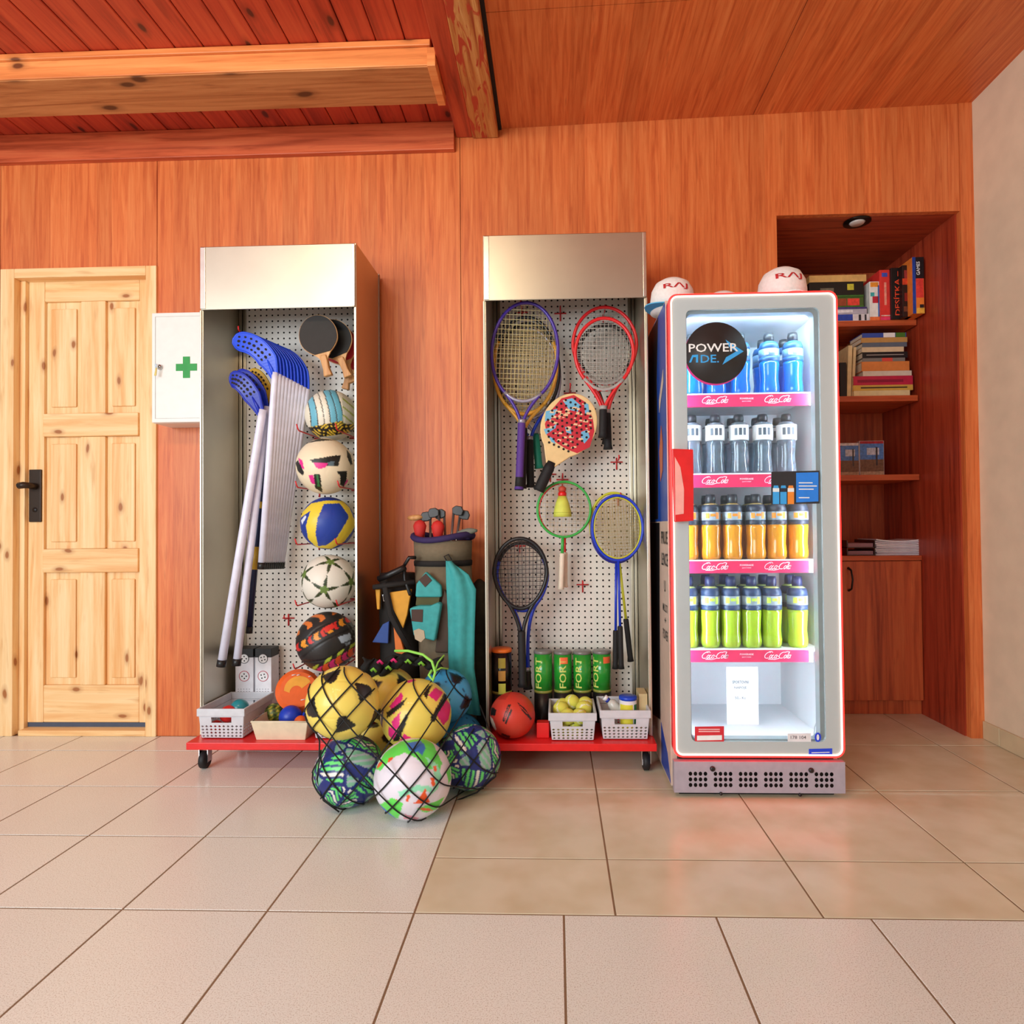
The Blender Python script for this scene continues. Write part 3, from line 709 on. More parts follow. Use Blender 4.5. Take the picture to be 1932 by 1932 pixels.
# ================================================================== FLOORBALL STICKS
BLU = mat('blue_blade', (18,62,210), .38); BLU2 = mat('blue_blade_dark', (14,40,170), .38); SHW = mat('white_shaft', (226,226,244), .32)
def stick(label, tip, root, ctrl, end, Y0_, Y1_, w_=8.0, blade=BLU, shaft=SHW, group='floorball sticks', bw=27, holes=True, stripe=None):
    """tip/root/ctrl: pixels of the blade centre line, end: lower end of the shaft"""
    k = Y0_/F
    R0 = P(root[0], root[1], Y0_); E0 = P(end[0], end[1], Y1_)
    t = thing('floorball_stick', label, 'floorball stick', E0, group)
    ax = (E0-R0).normalized()
    b = MB(); b.tube([R0-ax*.03, R0+ax*.02, R0.lerp(E0, .5), E0-ax*.02], w_*k*.5*2/2, 12); b.build('shaft', shaft, t)
    MB().tube([E0-ax*.03, E0-ax*.0005], w_*k*.56, 12).build('end_cap', BLACK, t)
    if stripe:
        for u0, u1 in ((.03, .08), (.42, .45), (.62, .72)): MB().tube([R0.lerp(E0, u0), R0.lerp(E0, u1)], w_*k*.52, 12).build('band', stripe, t)
    # blade: tapered curved plate with rim and slots
    n = 22; cl_ = []
    for i in range(n):
        s_ = i/(n-1); x = (1-s_)**2*root[0]+2*s_*(1-s_)*ctrl[0]+s_*s_*tip[0]; y_ = (1-s_)**2*root[1]+2*s_*(1-s_)*ctrl[1]+s_*s_*tip[1]
        cl_.append(P(x, y_, Y0_-.03*math.sin(s_*2.4)))
    wd = []
    for i in range(n):
        s_ = i/(n-1)
        ww = (9+ (bw-9)*min(1, s_/.28))*(1 if s_ < .82 else math.sqrt(max(0.02, 1-((s_-.82)/.185)**2)))
        wd.append(ww*k*.5)
    Lf, Rt = [], []
    for i in range(n):
        a_, c_ = cl_[max(0, i-1)], cl_[min(n-1, i+1)]; tt = (c_-a_).normalized(); nn = Vector((-tt.z, 0, tt.x))
        Lf.append(cl_[i]+nn*wd[i]); Rt.append(cl_[i]-nn*wd[i])
    b = MB(); th = .0025
    V = [p+Vector((0,-th,0)) for p in Lf]+[p+Vector((0,-th,0)) for p in Rt]+[p+Vector((0,th,0)) for p in Lf]+[p+Vector((0,th,0)) for p in Rt]
    Fs = []
    for i in range(n-1):
        Fs += [(n+i, n+i+1, i+1, i), (2*n+i, 2*n+i+1, 3*n+i+1, 3*n+i), (i, i+1, 2*n+i+1, 2*n+i), (n+i+1, n+i, 3*n+i, 3*n+i+1)]
    b.add(V, Fs, 0, False)
    bl = b.build('blade', blade, t)
    b = MB(); b.tube(Lf+Rt[::-1], .0048, 6, closed=True); b.tube([cl_[0], cl_[3], cl_[6]], .007, 6, radii=[.010, .008, .004]); b.build('blade_rim', blade, bl)
    if holes:
        b = MB()
        for i in range(7, n-2, 2):
            for o_ in (-.52, .0, .52):
                p = cl_[i].lerp(Lf[i] if o_ < 0 else Rt[i], abs(o_))
                a_ = (cl_[i+1]-cl_[i-1]).normalized(); nn = Vector((-a_.z, 0, a_.x)); rr = .0062 if o_ else .0078
                b.poly([p+Vector((0,-.0033,0))+a_*(math.cos(q_)*rr)-nn*(math.sin(q_)*rr*.8) for q_ in [2*math.pi*j/8 for j in range(8)]])
        b.build('slot_holes', HOLE, bl, kind='stuff')
    return t
NS = 10
for i in range(NS):
    s_ = i/(NS-1)
    rx, ry = 519+58*s_, 716+30*s_
    tip = (440+62*s_, 644+24*s_); ctl = (500+68*s_, 640+22*s_)
    ex = 493+36*s_; ey = 1074-2*s_
    lb = 'foremost blue-bladed floorball stick with white shaft in the upper bunch' if i == 0 else 'blue-bladed floorball stick, %s from the front of the upper bunch' % ordn(i) if i < NS-1 else 'rearmost blue-bladed floorball stick of the upper bunch, nearest the balls'
    stick(lb, tip, (rx, ry), ctl, (ex, ey), 2.69+.013*i, 2.70+.018*i, 13.5, BLU if i % 3 else mat('blue_blade_b', (24,74,222), .38), bw=36-.8*i)
stick('low-hanging floorball stick with blue blade, long white shaft leaning left', (434,716), (494,786), (462,708), (417,1258), 2.68, 2.63, 15, BLU2, bw=31)
stick('floorball stick with white shaft hung just behind the low-hanging one', (446,712), (503,780), (474,704), (446,1256), 2.72, 2.66, 14, BLU2, bw=30)
stick('dark floorball stick with yellow bands behind the white shafts', (470,706), (507,770), (498,708), (470,1195), 2.78, 2.74, 11, mat('yellow_blade', (206,160,40), .45), mat('navy_shaft', (26,34,70), .35), bw=26, stripe=mat('yellow_band', (216,170,50), .4))

# ================================================================== BASKETS AND LOWER ITEMS (left stand)
def basket(label, x0, x1, y0, y1, zt, group='grey plastic baskets', cells=10):
    z0 = BZ+.0015; t = thing('storage_basket', label, 'basket', ((x0+x1)/2, (y0+y1)/2, z0), group)
    tp = .010; zb = zt-.032
    lo = [(x0+tp, y0+tp), (x1-tp, y0+tp), (x1-tp, y1-tp), (x0+tp, y1-tp)]; hi = [(x0, y0), (x1, y0), (x1, y1), (x0, y1)]
    zs = z0+.004; zm = z0+(zb-z0)*.62
    def mix(u): return [(lo[i][0]+(hi[i][0]-lo[i][0])*u, lo[i][1]+(hi[i][1]-lo[i][1])*u) for i in range(4)]
    mid = mix((zm-z0)/(zt-z0)); tpp = mix((zb-z0)/(zt-z0))
    b = MB()
    for i in range(4):
        j = (i+1) % 4
        A, B = Vector((*lo[i], zs)), Vector((*lo[j], zs)); C_, D_ = Vector((*mid[j], zm)), Vector((*mid[i], zm))
        ln = (B-A).length; nu = max(4, int(ln/.017)); b.perf(A, B, C_, D_, nu, 4, 4, .36)
        E_, H_ = Vector((*tpp[j], zb)), Vector((*tpp[i], zb))
        if i in (0, 2):   # hand slot
            def q(u, v): return (D_.lerp(C_, u)).lerp(H_.lerp(E_, u), v)
            us = (0, .27, .73, 1); vs_ = (0, .22, .88, 1)
            for a in range(3):
                for c_ in range(3):
                    if a == 1 and c_ == 1: continue
                    b.add([q(us[a], vs_[c_]), q(us[a+1], vs_[c_]), q(us[a+1], vs_[c_+1]), q(us[a], vs_[c_+1])], [(0,1,2,3)])
        else: b.add([D_, C_, E_, H_], [(0,1,2,3)])
    b.add([Vector((*p, zs)) for p in lo], [(0,1,2,3)])
    b.build('basket_body', GREYB, t, solid=.0028)
    b = MB(); e = .005
    for (ax, ay, bx_, by) in ((x0-e, y0-e, x1+e, y0+.004), (x0-e, y1-.004, x1+e, y1+e), (x0-e, y0+.0045, x0+.004, y1-.0045), (x1-.004, y0+.0045, x1+e, y1-.0045)): b.box(ax, bx_, ay, by, zb, zt)
    b.build('rim', GREYB, t, bevel=.003)
    return t
def pxs(px, Y, z=.2):
    # world x for a pixel column at a depth and height
    a = P(px, 1300, Y); b = P(px, 1420, Y); f_ = (z-a.z)/(b.z-a.z); return a.x+(b.x-a.x)*f_
def plain(c): return lambda D: base_col(D, c)
def sball(name, label, px, py, Y, rp, c, group=None, rough=.4):
    p = P(px, py, Y); return ball(name, label, p, rp*Y/F, plain(c), group, sub=3, rough=rough)
basket('grey basket with teal and red balls at the left end of the stand', pxs(374, 2.56), pxs(460, 2.56), 2.56, 2.825, P(420, 1337, 2.56).z)
sball('toy_ball', 'shiny teal ball inside the left basket', 452, 1336, 2.68, 17, (40,140,150), rough=.25)
sball('toy_ball', 'red ball inside the left basket', 431, 1347, 2.64, 16, (226,44,40))
sball('toy_ball', 'red ball seen through the hand slot of the left basket', 408, 1372, 2.625, 13, (230,40,36))
# tray
ty = 2.545; tx0, tx1 = pxs(474, ty), pxs(580, ty); zt = P(520, 1362, ty).z; z0 = BZ+.001
t = thing('plastic_tray', 'shallow cream plastic tray between the baskets', 'tray', ((tx0+tx1)/2, ty+.09, z0))
b = MB(); lo = [(tx0+.016,ty+.014),(tx1-.016,ty+.014),(tx1-.016,ty+.176),(tx0+.016,ty+.176)]; hi = [(tx0,ty),(tx1,ty),(tx1,ty+.19),(tx0,ty+.19)]
for i in range(4):
    j = (i+1) % 4; b.add([(*lo[i], z0), (*lo[j], z0), (*hi[j], zt), (*hi[i], zt)], [(0,1,2,3)])
b.add([(*p, z0) for p in lo], [(0,1,2,3)]); b.build('tray_body', mat('cream_plastic', (226,208,178), .45), t, solid=.003, bevel=0)
b = MB(); b.tube([(*p, zt) for p in hi], .004, 6, closed=True); b.build('rim', _M['cream_plastic'], t)
for q_, (px, py) in enumerate(((512, 1376), (566, 1376))): sball('toy_ball', ['orange ball lying at the left of the cream tray', 'orange ball lying at the right of the cream tray'][q_], px, py, 2.60, 11, (240,110,40))
basket('grey basket mostly hidden behind the netted footballs', pxs(590, 2.56), pxs(672, 2.56), 2.56, 2.86, P(620, 1352, 2.56).z)
# floorball cartons
for i, (a, b_) in enumerate(((444, 478), (481, 512))):
    Yc = 2.83; xa, xb = P(a, 1300, Yc).x, P(b_, 1300, Yc).x; zt = P(480, 1224, Yc).z
    t = thing('ball_carton', ['tall white carton printed with floorballs, nearer the sticks', 'tall white carton printed with floorballs, nearer the orange disc'][i], 'carton', ((xa+xb)/2, Yc+.04, BZ), 'floorball cartons')
    bx('carton_body', xa, xb, Yc, Yc+.08, BZ+.001, zt-.04, mat('white_carton', (234,234,240), .5), t, bevel=.002)
    bx('carton_lid', xa, xb, Yc, Yc+.08, zt-.0395, zt, mat('black_carton', (26,26,28), .5), t, bevel=.002)
    xm = (xa+xb)/2
    for zz, rr, rm in ((zt-.045, .021, BLACK), (zt-.125, .023, RED)):
        b = MB(); b.disc((xm, Yc-.0012, zz), rr, 24); b.build('ball_print', WHITE, t)
        b = MB(); b.tube([(xm+rr*math.cos(2*math.pi*k/24), Yc-.0014, zz+rr*math.sin(2*math.pi*k/24)) for k in range(24)], .0016, 5, closed=True); b.build('print_ring', mat('ring_pink', (196,84,100), .5) if rm is RED else mat('ring_grey', (90,90,92), .5), t)
        b = MB()
        for q_ in range(4): b.disc((xm+.010*math.cos(q_*1.6+i), Yc-.0016, zz+.010*math.sin(q_*1.6+i)), .0035, 10)
        b.build('hole_print', BLACK, t)
    b = MB()
    for rz in range(5):
        for q_ in range(5): b.box(xm-.030+q_*.013, xm-.026+q_*.013, Yc-.0015, Yc-.0005, zt-.185-rz*.010, zt-.183-rz*.010)
    b.build('small_print', mat('print_grey', (120,120,126), .6), t)
# orange flying disc leaning at the pegboard
c = P(563, 1302, 2.74); Rd = 41*2.74/F
t = thing('flying_disc', 'orange flying disc with a yellow swirl leaning on the pegboard', 'flying disc', c)
n_ = (CAM-c).normalized(); n_ = (n_+Vector((0,0,.25))).normalized(); u_ = Vector((0,0,1)).cross(n_).normalized(); v_ = n_.cross(u_)
def ring(r0, h0, r1, h1, nseg=40):
    b = MB(); V = []
    for r, h in ((r0, h0), (r1, h1)):
        for k in range(nseg): V.append(c+u_*(r*math.cos(2*math.pi*k/nseg))+v_*(r*math.sin(2*math.pi*k/nseg))+n_*h)
    b.add(V, [(k, (k+1) % nseg, nseg+(k+1) % nseg, nseg+k) for k in range(nseg)], 0, True); return b
b = ring(Rd*.8, .012, Rd, -.004); b2 = ring(Rd, -.004, Rd*.97, -.022); b.add(b2.v, b2.f, 0, True)
b.add([c+u_*(Rd*.8*math.cos(2*math.pi*k/40))+v_*(Rd*.8*math.sin(2*math.pi*k/40))+n_*.012 for k in range(40)], [tuple(range(40))])
b.build('disc_body', mat('orange_plastic', (240,104,44), .3), t)
b = MB(); A = [(.62*math.cos(a), .62*math.sin(a)) for a in [math.radians(30+150*i/14) for i in range(15)]]; B = [(.28*math.cos(a)-.1, .3*math.sin(a)-.12) for a in [math.radians(30+150*i/14) for i in range(15)]]
b.add([c+u_*(x*Rd)+v_*(y_*Rd)+n_*.0128 for x, y_ in A]+[c+u_*(x*Rd)+v_*(y_*Rd)+n_*.0128 for x, y_ in B], [(i+1, i, 15+i, 16+i) for i in range(14)]); b.build('yellow_swirl', mat('disc_yellow', (246,170,60), .35), t)
b = MB()
for x, y_, s_ in ((-.2,.68,.09), (0,.66,.07), (.5,.55,.06), (.2,-.5,.1)): b.tube([c+u_*((x-s_)*Rd)+v_*(y_*Rd)+n_*.0134, c+u_*((x+s_)*Rd)+v_*((y_+.02)*Rd)+n_*.0134], .002, 5)
b.build('white_print', WHITE, t)
sball('toy_ball', 'blue ball in front of the orange disc, left one', 548, 1352, 2.665, 21, (28,64,190)); sball('toy_ball', 'blue ball in front of the orange disc, beside the yellow football', 590, 1350, 2.68, 19, (28,64,190))
sball('toy_ball', 'small orange ball between the two blue balls behind the tray', 567, 1362, 2.625, 12, (236,104,40))
def paint_camo(D):
    C, dp = base_col(D, (90,112,40)); q = np.sin(9*D[:,0]+2*np.sin(7*D[:,2]))*np.sin(8*D[:,2]); C[q > .2] = (44,56,24); C[q < -.45] = (190,176,60); return C, dp
ball('toy_ball', 'small green camouflage ball beside the left basket', P(518, 1345, 2.72), .042, paint_camo, sub=4)

# ================================================================== RACKETS
STR_C = mat('cream_strings', (216,200,150), .5); STR_W = mat('grey_strings', (190,186,176), .5); STR_D = mat('dark_strings', (60,58,62), .5); STR_Y = mat('natural_strings', (206,186,128), .5)
GRIPB = mat('black_grip', (22,21,22), .7, bump=.6, scale=160)
def racket(name, label, head, hw, hh, Y, end, fm, gm, sm, throat=26, fr=3.2, grip=70, butt=None, nx=16, ny=19, top=None, group='rackets on the pegboard', collar=None, shaft_w=4.2, single=False, fm2=None, egg=0.0, inner=None, dY=0.0, sr=.0012, bridge=True, shaft_m=None):
    """pixels: head centre, half sizes, butt end; everything built in an upright plane at depth Y"""
    k = Y/F; c = P(head[0], head[1], Y); e = P(end[0], end[1], Y-dY)
    t = thing(name, label, 'racket', e, group)
    dn = (e-c); Ltot = dn.length; dn = dn.normalized(); rt = Vector((0,-1,0)).cross(dn).normalized()
    if rt.x < 0: rt = -rt
    a, b_ = hw*k, hh*k
    def hp(ang, s=1.0):
        x, y_ = math.sin(ang)*a*s, -math.cos(ang)*b_*s
        x *= 1-egg*(y_/b_)*.5 if y_ > 0 else 1
        return c+rt*x+dn*y_
    N = 48; ringp = [hp(2*math.pi*i/N) for i in range(N)]
    if fm2:
        q = N//4
        MB().tube(ringp[q-4:N-q+5], fr*k, 8).build('head_frame', fm, t); MB().tube(ringp[N-q+4:]+ringp[:q-3], fr*k, 8).build('head_frame', fm2, t)
    else: MB().tube(ringp, fr*k, 8, closed=True).build('head_frame', fm, t)
    if inner:
        MB().tube([hp(2*math.pi*i/N, .93) for i in range(N)], fr*k*.5, 6, closed=True).build('inner_ring', inner, t)
    # strings
    sb = MB()
    for i in range(nx):
        u = -1+2*(i+.5)/nx; h = math.sqrt(1-u*u)*.97; tt_ = [c+rt*(u*a*(1-egg*v*.5 if v > 0 else 1))+dn*(v*b_)+Vector((0,.001*(-1)**i,0)) for v in (-h, h)]
        sb.tube(tt_, sr, 4)
    for i in range(ny):
        v = -1+2*(i+.5)/ny; h = math.sqrt(1-v*v)*.97*(1-egg*v*.5 if v > 0 else 1); sb.tube([c+rt*(-h*a)+dn*(v*b_), c+rt*(h*a)+dn*(v*b_)], sr, 4)
    sb.build('string_bed', sm, t)
    gl = grip*k; gt = e-dn*gl
    if single:
        MB().tube([c+dn*b_, gt+dn*.004], shaft_w*k*.5, 10).build('shaft', shaft_m or fm, t)
    else:
        th0 = math.radians(180-throat)
        tb = MB()
        for sg in (-1, 1):
            p0 = hp(sg*th0); tan = (hp(sg*(th0+.02))-p0).normalized(); m1 = p0+tan*((gt-p0).length*.3); p3 = gt+rt*(sg*fr*k*.9)+dn*.004; m2 = p3-dn*((gt-p0).length*.22)
            pts = [p0*((1-s)**3)+m1*(3*s*(1-s)**2)+m2*(3*s*s*(1-s))+p3*(s**3) for s in [i/12 for i in range(13)]]
            MB().tube(pts, fr*k*.95, 8).build('throat_arm', shaft_m or fm, t)
        if bridge:
            MB().tube([hp(math.radians(180-throat+2*throat*i/8), 1.0) for i in range(9)], fr*k*1.05, 8).build('bridge', collar or fm, t)
    gw = 7.6 if not single else 5.2
    gr = MB(); gr.tube([gt, gt+dn*.006, e-dn*.02, e-dn*.0008], 1, 10, radii=[gw*.85*k, gw*k, gw*k, gw*1.22*k]); gr.build('grip', gm, t)
    if butt:
        MB().tube([e-dn*(butt[1]*k), e+dn*.002], 6.9*k, 10, radii=[7.2*k, 8.4*k]).build('butt_cap', butt[0], t)
    if collar: MB().tube([gt-dn*.012, gt+dn*.004], 7.2*k, 10).build('collar', collar, t)
    return t
PUR = mat('purple_frame', (70,44,150), .3); GRYF = mat('silver_frame', (168,166,184), .3, .4); YELB = mat('gold_frame', (214,158,52), .35); BLKF = mat('black_frame', (26,26,28), .35)
REDF = mat('red_frame', (222,34,38), .3); BLUF = mat('royal_frame', (24,60,200), .3); TEALG = mat('teal_grip', (24,140,116), .6); PURG = mat('purple_grip', (86,52,140), .65, bump=.6, scale=140); GRN = mat('green_frame', (60,176,74), .35); YELF = mat('lime_frame', (206,206,50), .35); NAVF = mat('navy_frame', (30,36,140), .3); CRG = mat('cream_grip', (236,222,200), .6)
racket('tennis_racket', 'purple tennis racket with silver throat and purple grip, foremost on the left', (990,664), 63, 94, 2.72, (979,924), PUR, PURG, STR_C, 34, 3.2, 128, (GRIPB, 36), 18, 20, fm2=None, collar=GRYF)
racket('tennis_racket', 'gold and black tennis racket right behind the purple one', (991,690), 60, 92, 2.77, (985,922), YELB, GRIPB, STR_Y, 38, 3.4, 115, None, 16, 18, fm2=BLKF)
racket('tennis_racket', 'black tennis racket with blue throat, black grip beside the purple grip', (996,700), 59, 90, 2.815, (1001,920), BLKF, GRIPB, STR_Y, 38, 3.4, 92, None, 16, 18, shaft_m=BLUF, collar=GRYF)
racket('tennis_racket', 'silver-edged tennis racket with teal grip, rearmost on the left', (998,706), 58, 88, 2.86, (1017,884), GRYF, TEALG, STR_Y, 38, 3.2, 66, None, 16, 18)
racket('tennis_racket', 'red tennis racket hanging in front, short grey-topped grip', (1140,668), 55, 68, 2.72, (1137,826), REDF, GRIPB, STR_W, 46, 3.4, 55, None, 15, 17, collar=mat('grey_collar', (170,166,160), .5), egg=.2)
racket('tennis_racket', 'red tennis racket hanging higher behind the front red one', (1141,652), 60, 73, 2.78, (1147,848), REDF, GRIPB, STR_W, 46, 3.2, 70, None, 15, 17, egg=.2, collar=_M['grey_collar'])
racket('tennis_racket', 'black-rimmed small racket inside the outline of the red rackets', (1142,668), 50, 55, 2.83, (1144,838), BLKF, GRIPB, STR_W, 44, 4.0, 60, None, 14, 15, egg=.2, collar=_M['grey_collar'])
racket('squash_racket', 'black squash racket with dark strings, lower left of the stand', (982,1082), 50, 66, 2.74, (986,1296), BLKF, GRIPB, STR_D, 40, 3.8, 105, None, 14, 17, egg=.30, bridge=False)
racket('squash_racket', 'blue-throated squash racket behind the black squash racket', (985,1088), 48, 64, 2.80, (996,1300), BLUF, GRIPB, STR_W, 40, 3.4, 36, None, 14, 17, egg=.30, bridge=False, fm2=BLKF, collar=GRYF)
racket('badminton_racket', 'round green badminton racket with white handle and shuttlecock in front', (1064,961), 50, 52, 2.80, (1058,1112), GRN, CRG, mat('pale_mesh', (226,196,140), .5), single=True, shaft_w=6, grip=68, nx=14, ny=14, sr=.0005, fr=2.4)
racket('badminton_racket', 'thin red badminton racket hidden behind the green one', (1066,962), 49, 51, 2.845, (1066,1108), REDF, CRG, STR_W, single=True, shaft_w=4, grip=66, nx=12, ny=12, sr=.0004, fr=1.8)
racket('badminton_racket', 'blue badminton racket with yellow inner ring, foremost on the right', (1165,996), 47, 61, 2.72, (1172,1262), BLUF, GRIPB, STR_Y, single=True, shaft_w=5, grip=80, nx=18, ny=22, fr=2.6, inner=YELF, sr=.0006)
racket('badminton_racket', 'navy badminton racket behind the blue one, handle further left', (1163,999), 47, 62, 2.77, (1161,1262), NAVF, GRIPB, STR_Y, single=True, shaft_w=5, grip=72, nx=18, ny=22, fr=2.4, sr=.0006, shaft_m=BLUF)
racket('badminton_racket', 'lime yellow badminton racket at the back right with tilted handle', (1161,994), 47, 64, 2.82, (1190,1248), YELF, GRIPB, STR_Y, single=True, shaft_w=5, grip=80, nx=18, ny=22, fr=2.4, sr=.0006)
# beach tennis bat
Yp = 2.74; c = P(1073, 803, Yp); k = Yp/F; e = P(1016, 926, Yp)
t = thing('beach_tennis_bat', 'perforated beach tennis bat with red, blue and cream pattern', 'bat', e, 'rackets on the pegboard')
dn = (e-c).normalized(); rt = Vector((0,-1,0)).cross(dn).normalized(); rt = rt if rt.x > 0 else -rt
out = []
for i in range(40):
    a = math.radians(-148+296*i/39); x, y_ = 52*math.sin(a), -62*math.cos(a)
    out.append((x, y_))
out += [(13, 76), (8, 84), (-8, 84), (-13, 76)]
def slabf(pts, y0, y1, mi=0):
    b = MB(); n = len(pts); V = [c+rt*(u*k)+dn*(v*k)+Vector((0,y0,0)) for u, v in pts]+[c+rt*(u*k)+dn*(v*k)+Vector((0,y1,0)) for u, v in pts]
    b.add(V, [tuple(range(n-1, -1, -1)), tuple(range(n, 2*n))]+[(i, (i+1) % n, n+(i+1) % n, n+i) for i in range(n)]); return b
slabf(out, -.010, .010).build('bat_body', mat('bat_cream', (232,200,140), .35), t, bevel=.004)
def blob(name, m, pts, lift):
    b = MB(); b.poly([c+Vector((1,0,0))*((x-1073)*k)+Vector((0,0,1))*((803-y_)*k)+Vector((0,-.0105-lift,0)) for x, y_ in pts][::-1]); return b.build(name, m, t)
RB = mat('bat_red', (196,34,48), .35); BB = mat('bat_blue', (110,180,214), .35)
blob('red_patch', RB, [(1037,778),(1060,752),(1083,746),(1105,760),(1118,790),(1121,815),(1112,845),(1088,856),(1068,848),(1050,836),(1032,822),(1028,800)], .0004)
for q_, pts in enumerate(([(1030,776),(1052,772),(1048,782),(1038,792),(1028,795)], [(1062,756),(1080,752),(1096,766),(1090,778),(1074,774)], [(1096,816),(1108,812),(1112,826),(1102,838),(1096,828)], [(1026,810),(1042,806),(1050,800),(1048,808),(1030,820)], [(1102,760),(1110,764),(1112,780),(1104,784)], [(1066,806),(1076,808),(1078,820),(1068,816)], [(1034,822),(1044,828),(1048,838),(1040,834)])): blob('blue_patch', BB, pts, .0008)
rnd = random.Random(3)
cr_ = MB()
for i in range(46):
    a = rnd.uniform(0, 6.28); r_ = math.sqrt(rnd.random())*46; x, y_ = 1075+r_*math.cos(a)*.9, 800+r_*math.sin(a); s_ = rnd.uniform(2, 5)
    cr_.poly([c+Vector(((x-1073+dx*s_)*k, -.0118, (803-y_+dy*s_*.6)*k)) for dx, dy in ((-1,-.5),(.9,-.9),(1.2,.4),(-.4,1))])
cr_.build('cream_flecks', mat('bat_fleck', (236,196,150), .4), t, kind='stuff')
hb = MB()
for i in range(9):
    for j in range(11):
        x, y_ = -40+i*10+(5 if j % 2 else 0), -50+j*9.5
        if (x/44)**2+(y_/52)**2 < 1: hb.disc(c+rt*(x*k)+dn*(y_*k)+Vector((0,-.0125,0)), 2.3*k, 8)
hb.build('bat_holes', HOLE, t, kind='stuff')
MB().tube([c+dn*(76*k), c+dn*(90*k), e-dn*.015, e], 1, 10, radii=[9*k, 10.5*k, 11*k, 11.5*k]).build('grip', GRIPB, t)
# shuttlecock
c = P(1061, 948, 2.755); k = 2.755/F
t = thing('shuttlecock', 'yellow-green shuttlecock with red cork in front of the green racket', 'shuttlecock', c)
MB().lathe([(17*k,-27*k),(16*k,-16*k),(12*k,0),(7.5*k,12*k)], c, 20, cap=False).build('skirt', mat('lime_skirt', (214,222,90), .6), t, solid=.001)
MB().tube([c+Vector((16.5*k*math.cos(a), 16.5*k*math.sin(a), -19*k)) for a in [2*math.pi*i/20 for i in range(20)]], .0012, 5, closed=True).build('skirt_band', mat('band_lime', (190,200,80), .6), t)
MB().lathe([(7.4*k,12*k),(8*k,14*k),(8*k,18*k),(6*k,20*k)], c, 16).build('cork_band', RED, t)
MB().lathe([(6*k,20*k),(7.5*k,23*k),(7*k,28*k),(3*k,31*k)], c, 16).build('cork', mat('cork_red', (190,70,50), .6), t)
for a, b_ in ((1057,592),(1075,742),(1138,600),(985,590),(1163,872),(1038,895),(1061,905),(1099,1103),(1166,940),(980,1030)):
    hook(a, b_, T2, .12 if (a, b_) not in ((1099,1103),(1057,592)) else .05, cross=True)

# ================================================================== LOWER ITEMS (right stand)
GC = mat('can_green', (40,150,50), .22, coat=.4); SIL = mat('can_silver', (190,188,180), .25, .9); YLW = mat('print_yellow', (214,222,110), .5)
def can(label, px, Y, rp, top_py, body, lower, word=None, wordpx=None, sticker=None, orange_top=False):
    k = Y/F; r = rp*k; zt = P(px, top_py, Y-r).z; xx = P(px, 1300, Y).x; z0 = BZ+.001; H = zt-z0
    t = thing('tennis_ball_can', label, 'can', (xx, Y, z0), 'tennis ball cans')
    MB().lathe([(r*.97, 0), (r, .004), (r, H*.42)], (xx,Y,z0), 28).build('can_base', lower, t)
    MB().lathe([(r*1.01, H*.4205), (r*1.01, H*.455)], (xx,Y,z0), 28).build('clear_window', mat('can_window', (150,150,70), .2), t)
    MB().lathe([(r, H*.4555), (r, H*.955)], (xx,Y,z0), 28).build('can_body', body, t)
    MB().lathe([(r*1.03, H*.9555), (r*1.03, H*.985), (r*.9, H)], (xx,Y,z0), 28).build('can_lid', mat('orange_lid', (240,120,40), .4) if orange_top else mat('clear_lid', (126,124,120), .2), t)
    def bend(p):
        d = p.x-xx; a = d/r; return Vector((xx+(r+.0008)*math.sin(a), Y-(r+.0008)*math.cos(a), p.z))
    if word:
        text('lettering', word, Vector((xx+wordpx*k, Y, z0+H*.70)), H*.42, .030, YLW, t, xd=Vector((0,0,1)), up=Vector((-1,0,0)), bend=bend)
    if sticker:
        b = MB(); n = 6; V = []
        for j in (0, 1):
            for i in range(n+1): V.append(bend(Vector((xx+(sticker+ (i/n-.5)*15)*k, Y, z0+H*(.83+.09*j)))))
        b.add(V, [(i, i+1, n+2+i, n+1+i) for i in range(n)]); b.build('price_sticker', mat('sticker_orange', (246,110,60), .6), t)
    return t
can('green tennis ball can with yellow lettering, nearest the squash rackets', 1025, 2.80, 17, 1229, GC, BLACK, 'FORT', -9)
can('green tennis ball can with a square orange sticker over its lettering', 1062, 2.82, 17, 1230, GC, BLACK, 'FORT', 0, 2)
can('green tennis ball can with full yellow lettering, third in the row', 1099, 2.82, 17, 1230, GC, BLACK, 'FORT', -8)
can('green tennis ball can with lettering turned away and orange sticker at its edge', 1136, 2.82, 17, 1229, GC, BLACK, 'FORT', -14, 9)
t = can('black tennis ball can with orange lid and clear window at the left', 947, 2.76, 19, 1226, mat('can_black', (18,18,20), .25), BLACK, None, 0, None, True)
k = 2.76/F; xx = P(947, 1300, 2.76).x
for i, (zz, cc) in enumerate(((.39, (176,160,60)), (.335, (196,150,70)), (.28, (206,214,90)))):
    b = MB(); V = []
    r = 19*k+.0012
    for j in (0, 1):
        for i_ in range(7): a = (-.25+.7*i_/6); V.append((xx+r*math.sin(a), 2.76-r*math.cos(a), zz+.044*j))
    b.add(V, [(i_, i_+1, 8+i_, 7+i_) for i_ in range(6)]); b.build('ball_window', mat('win%d' % i, cc, .3), t)
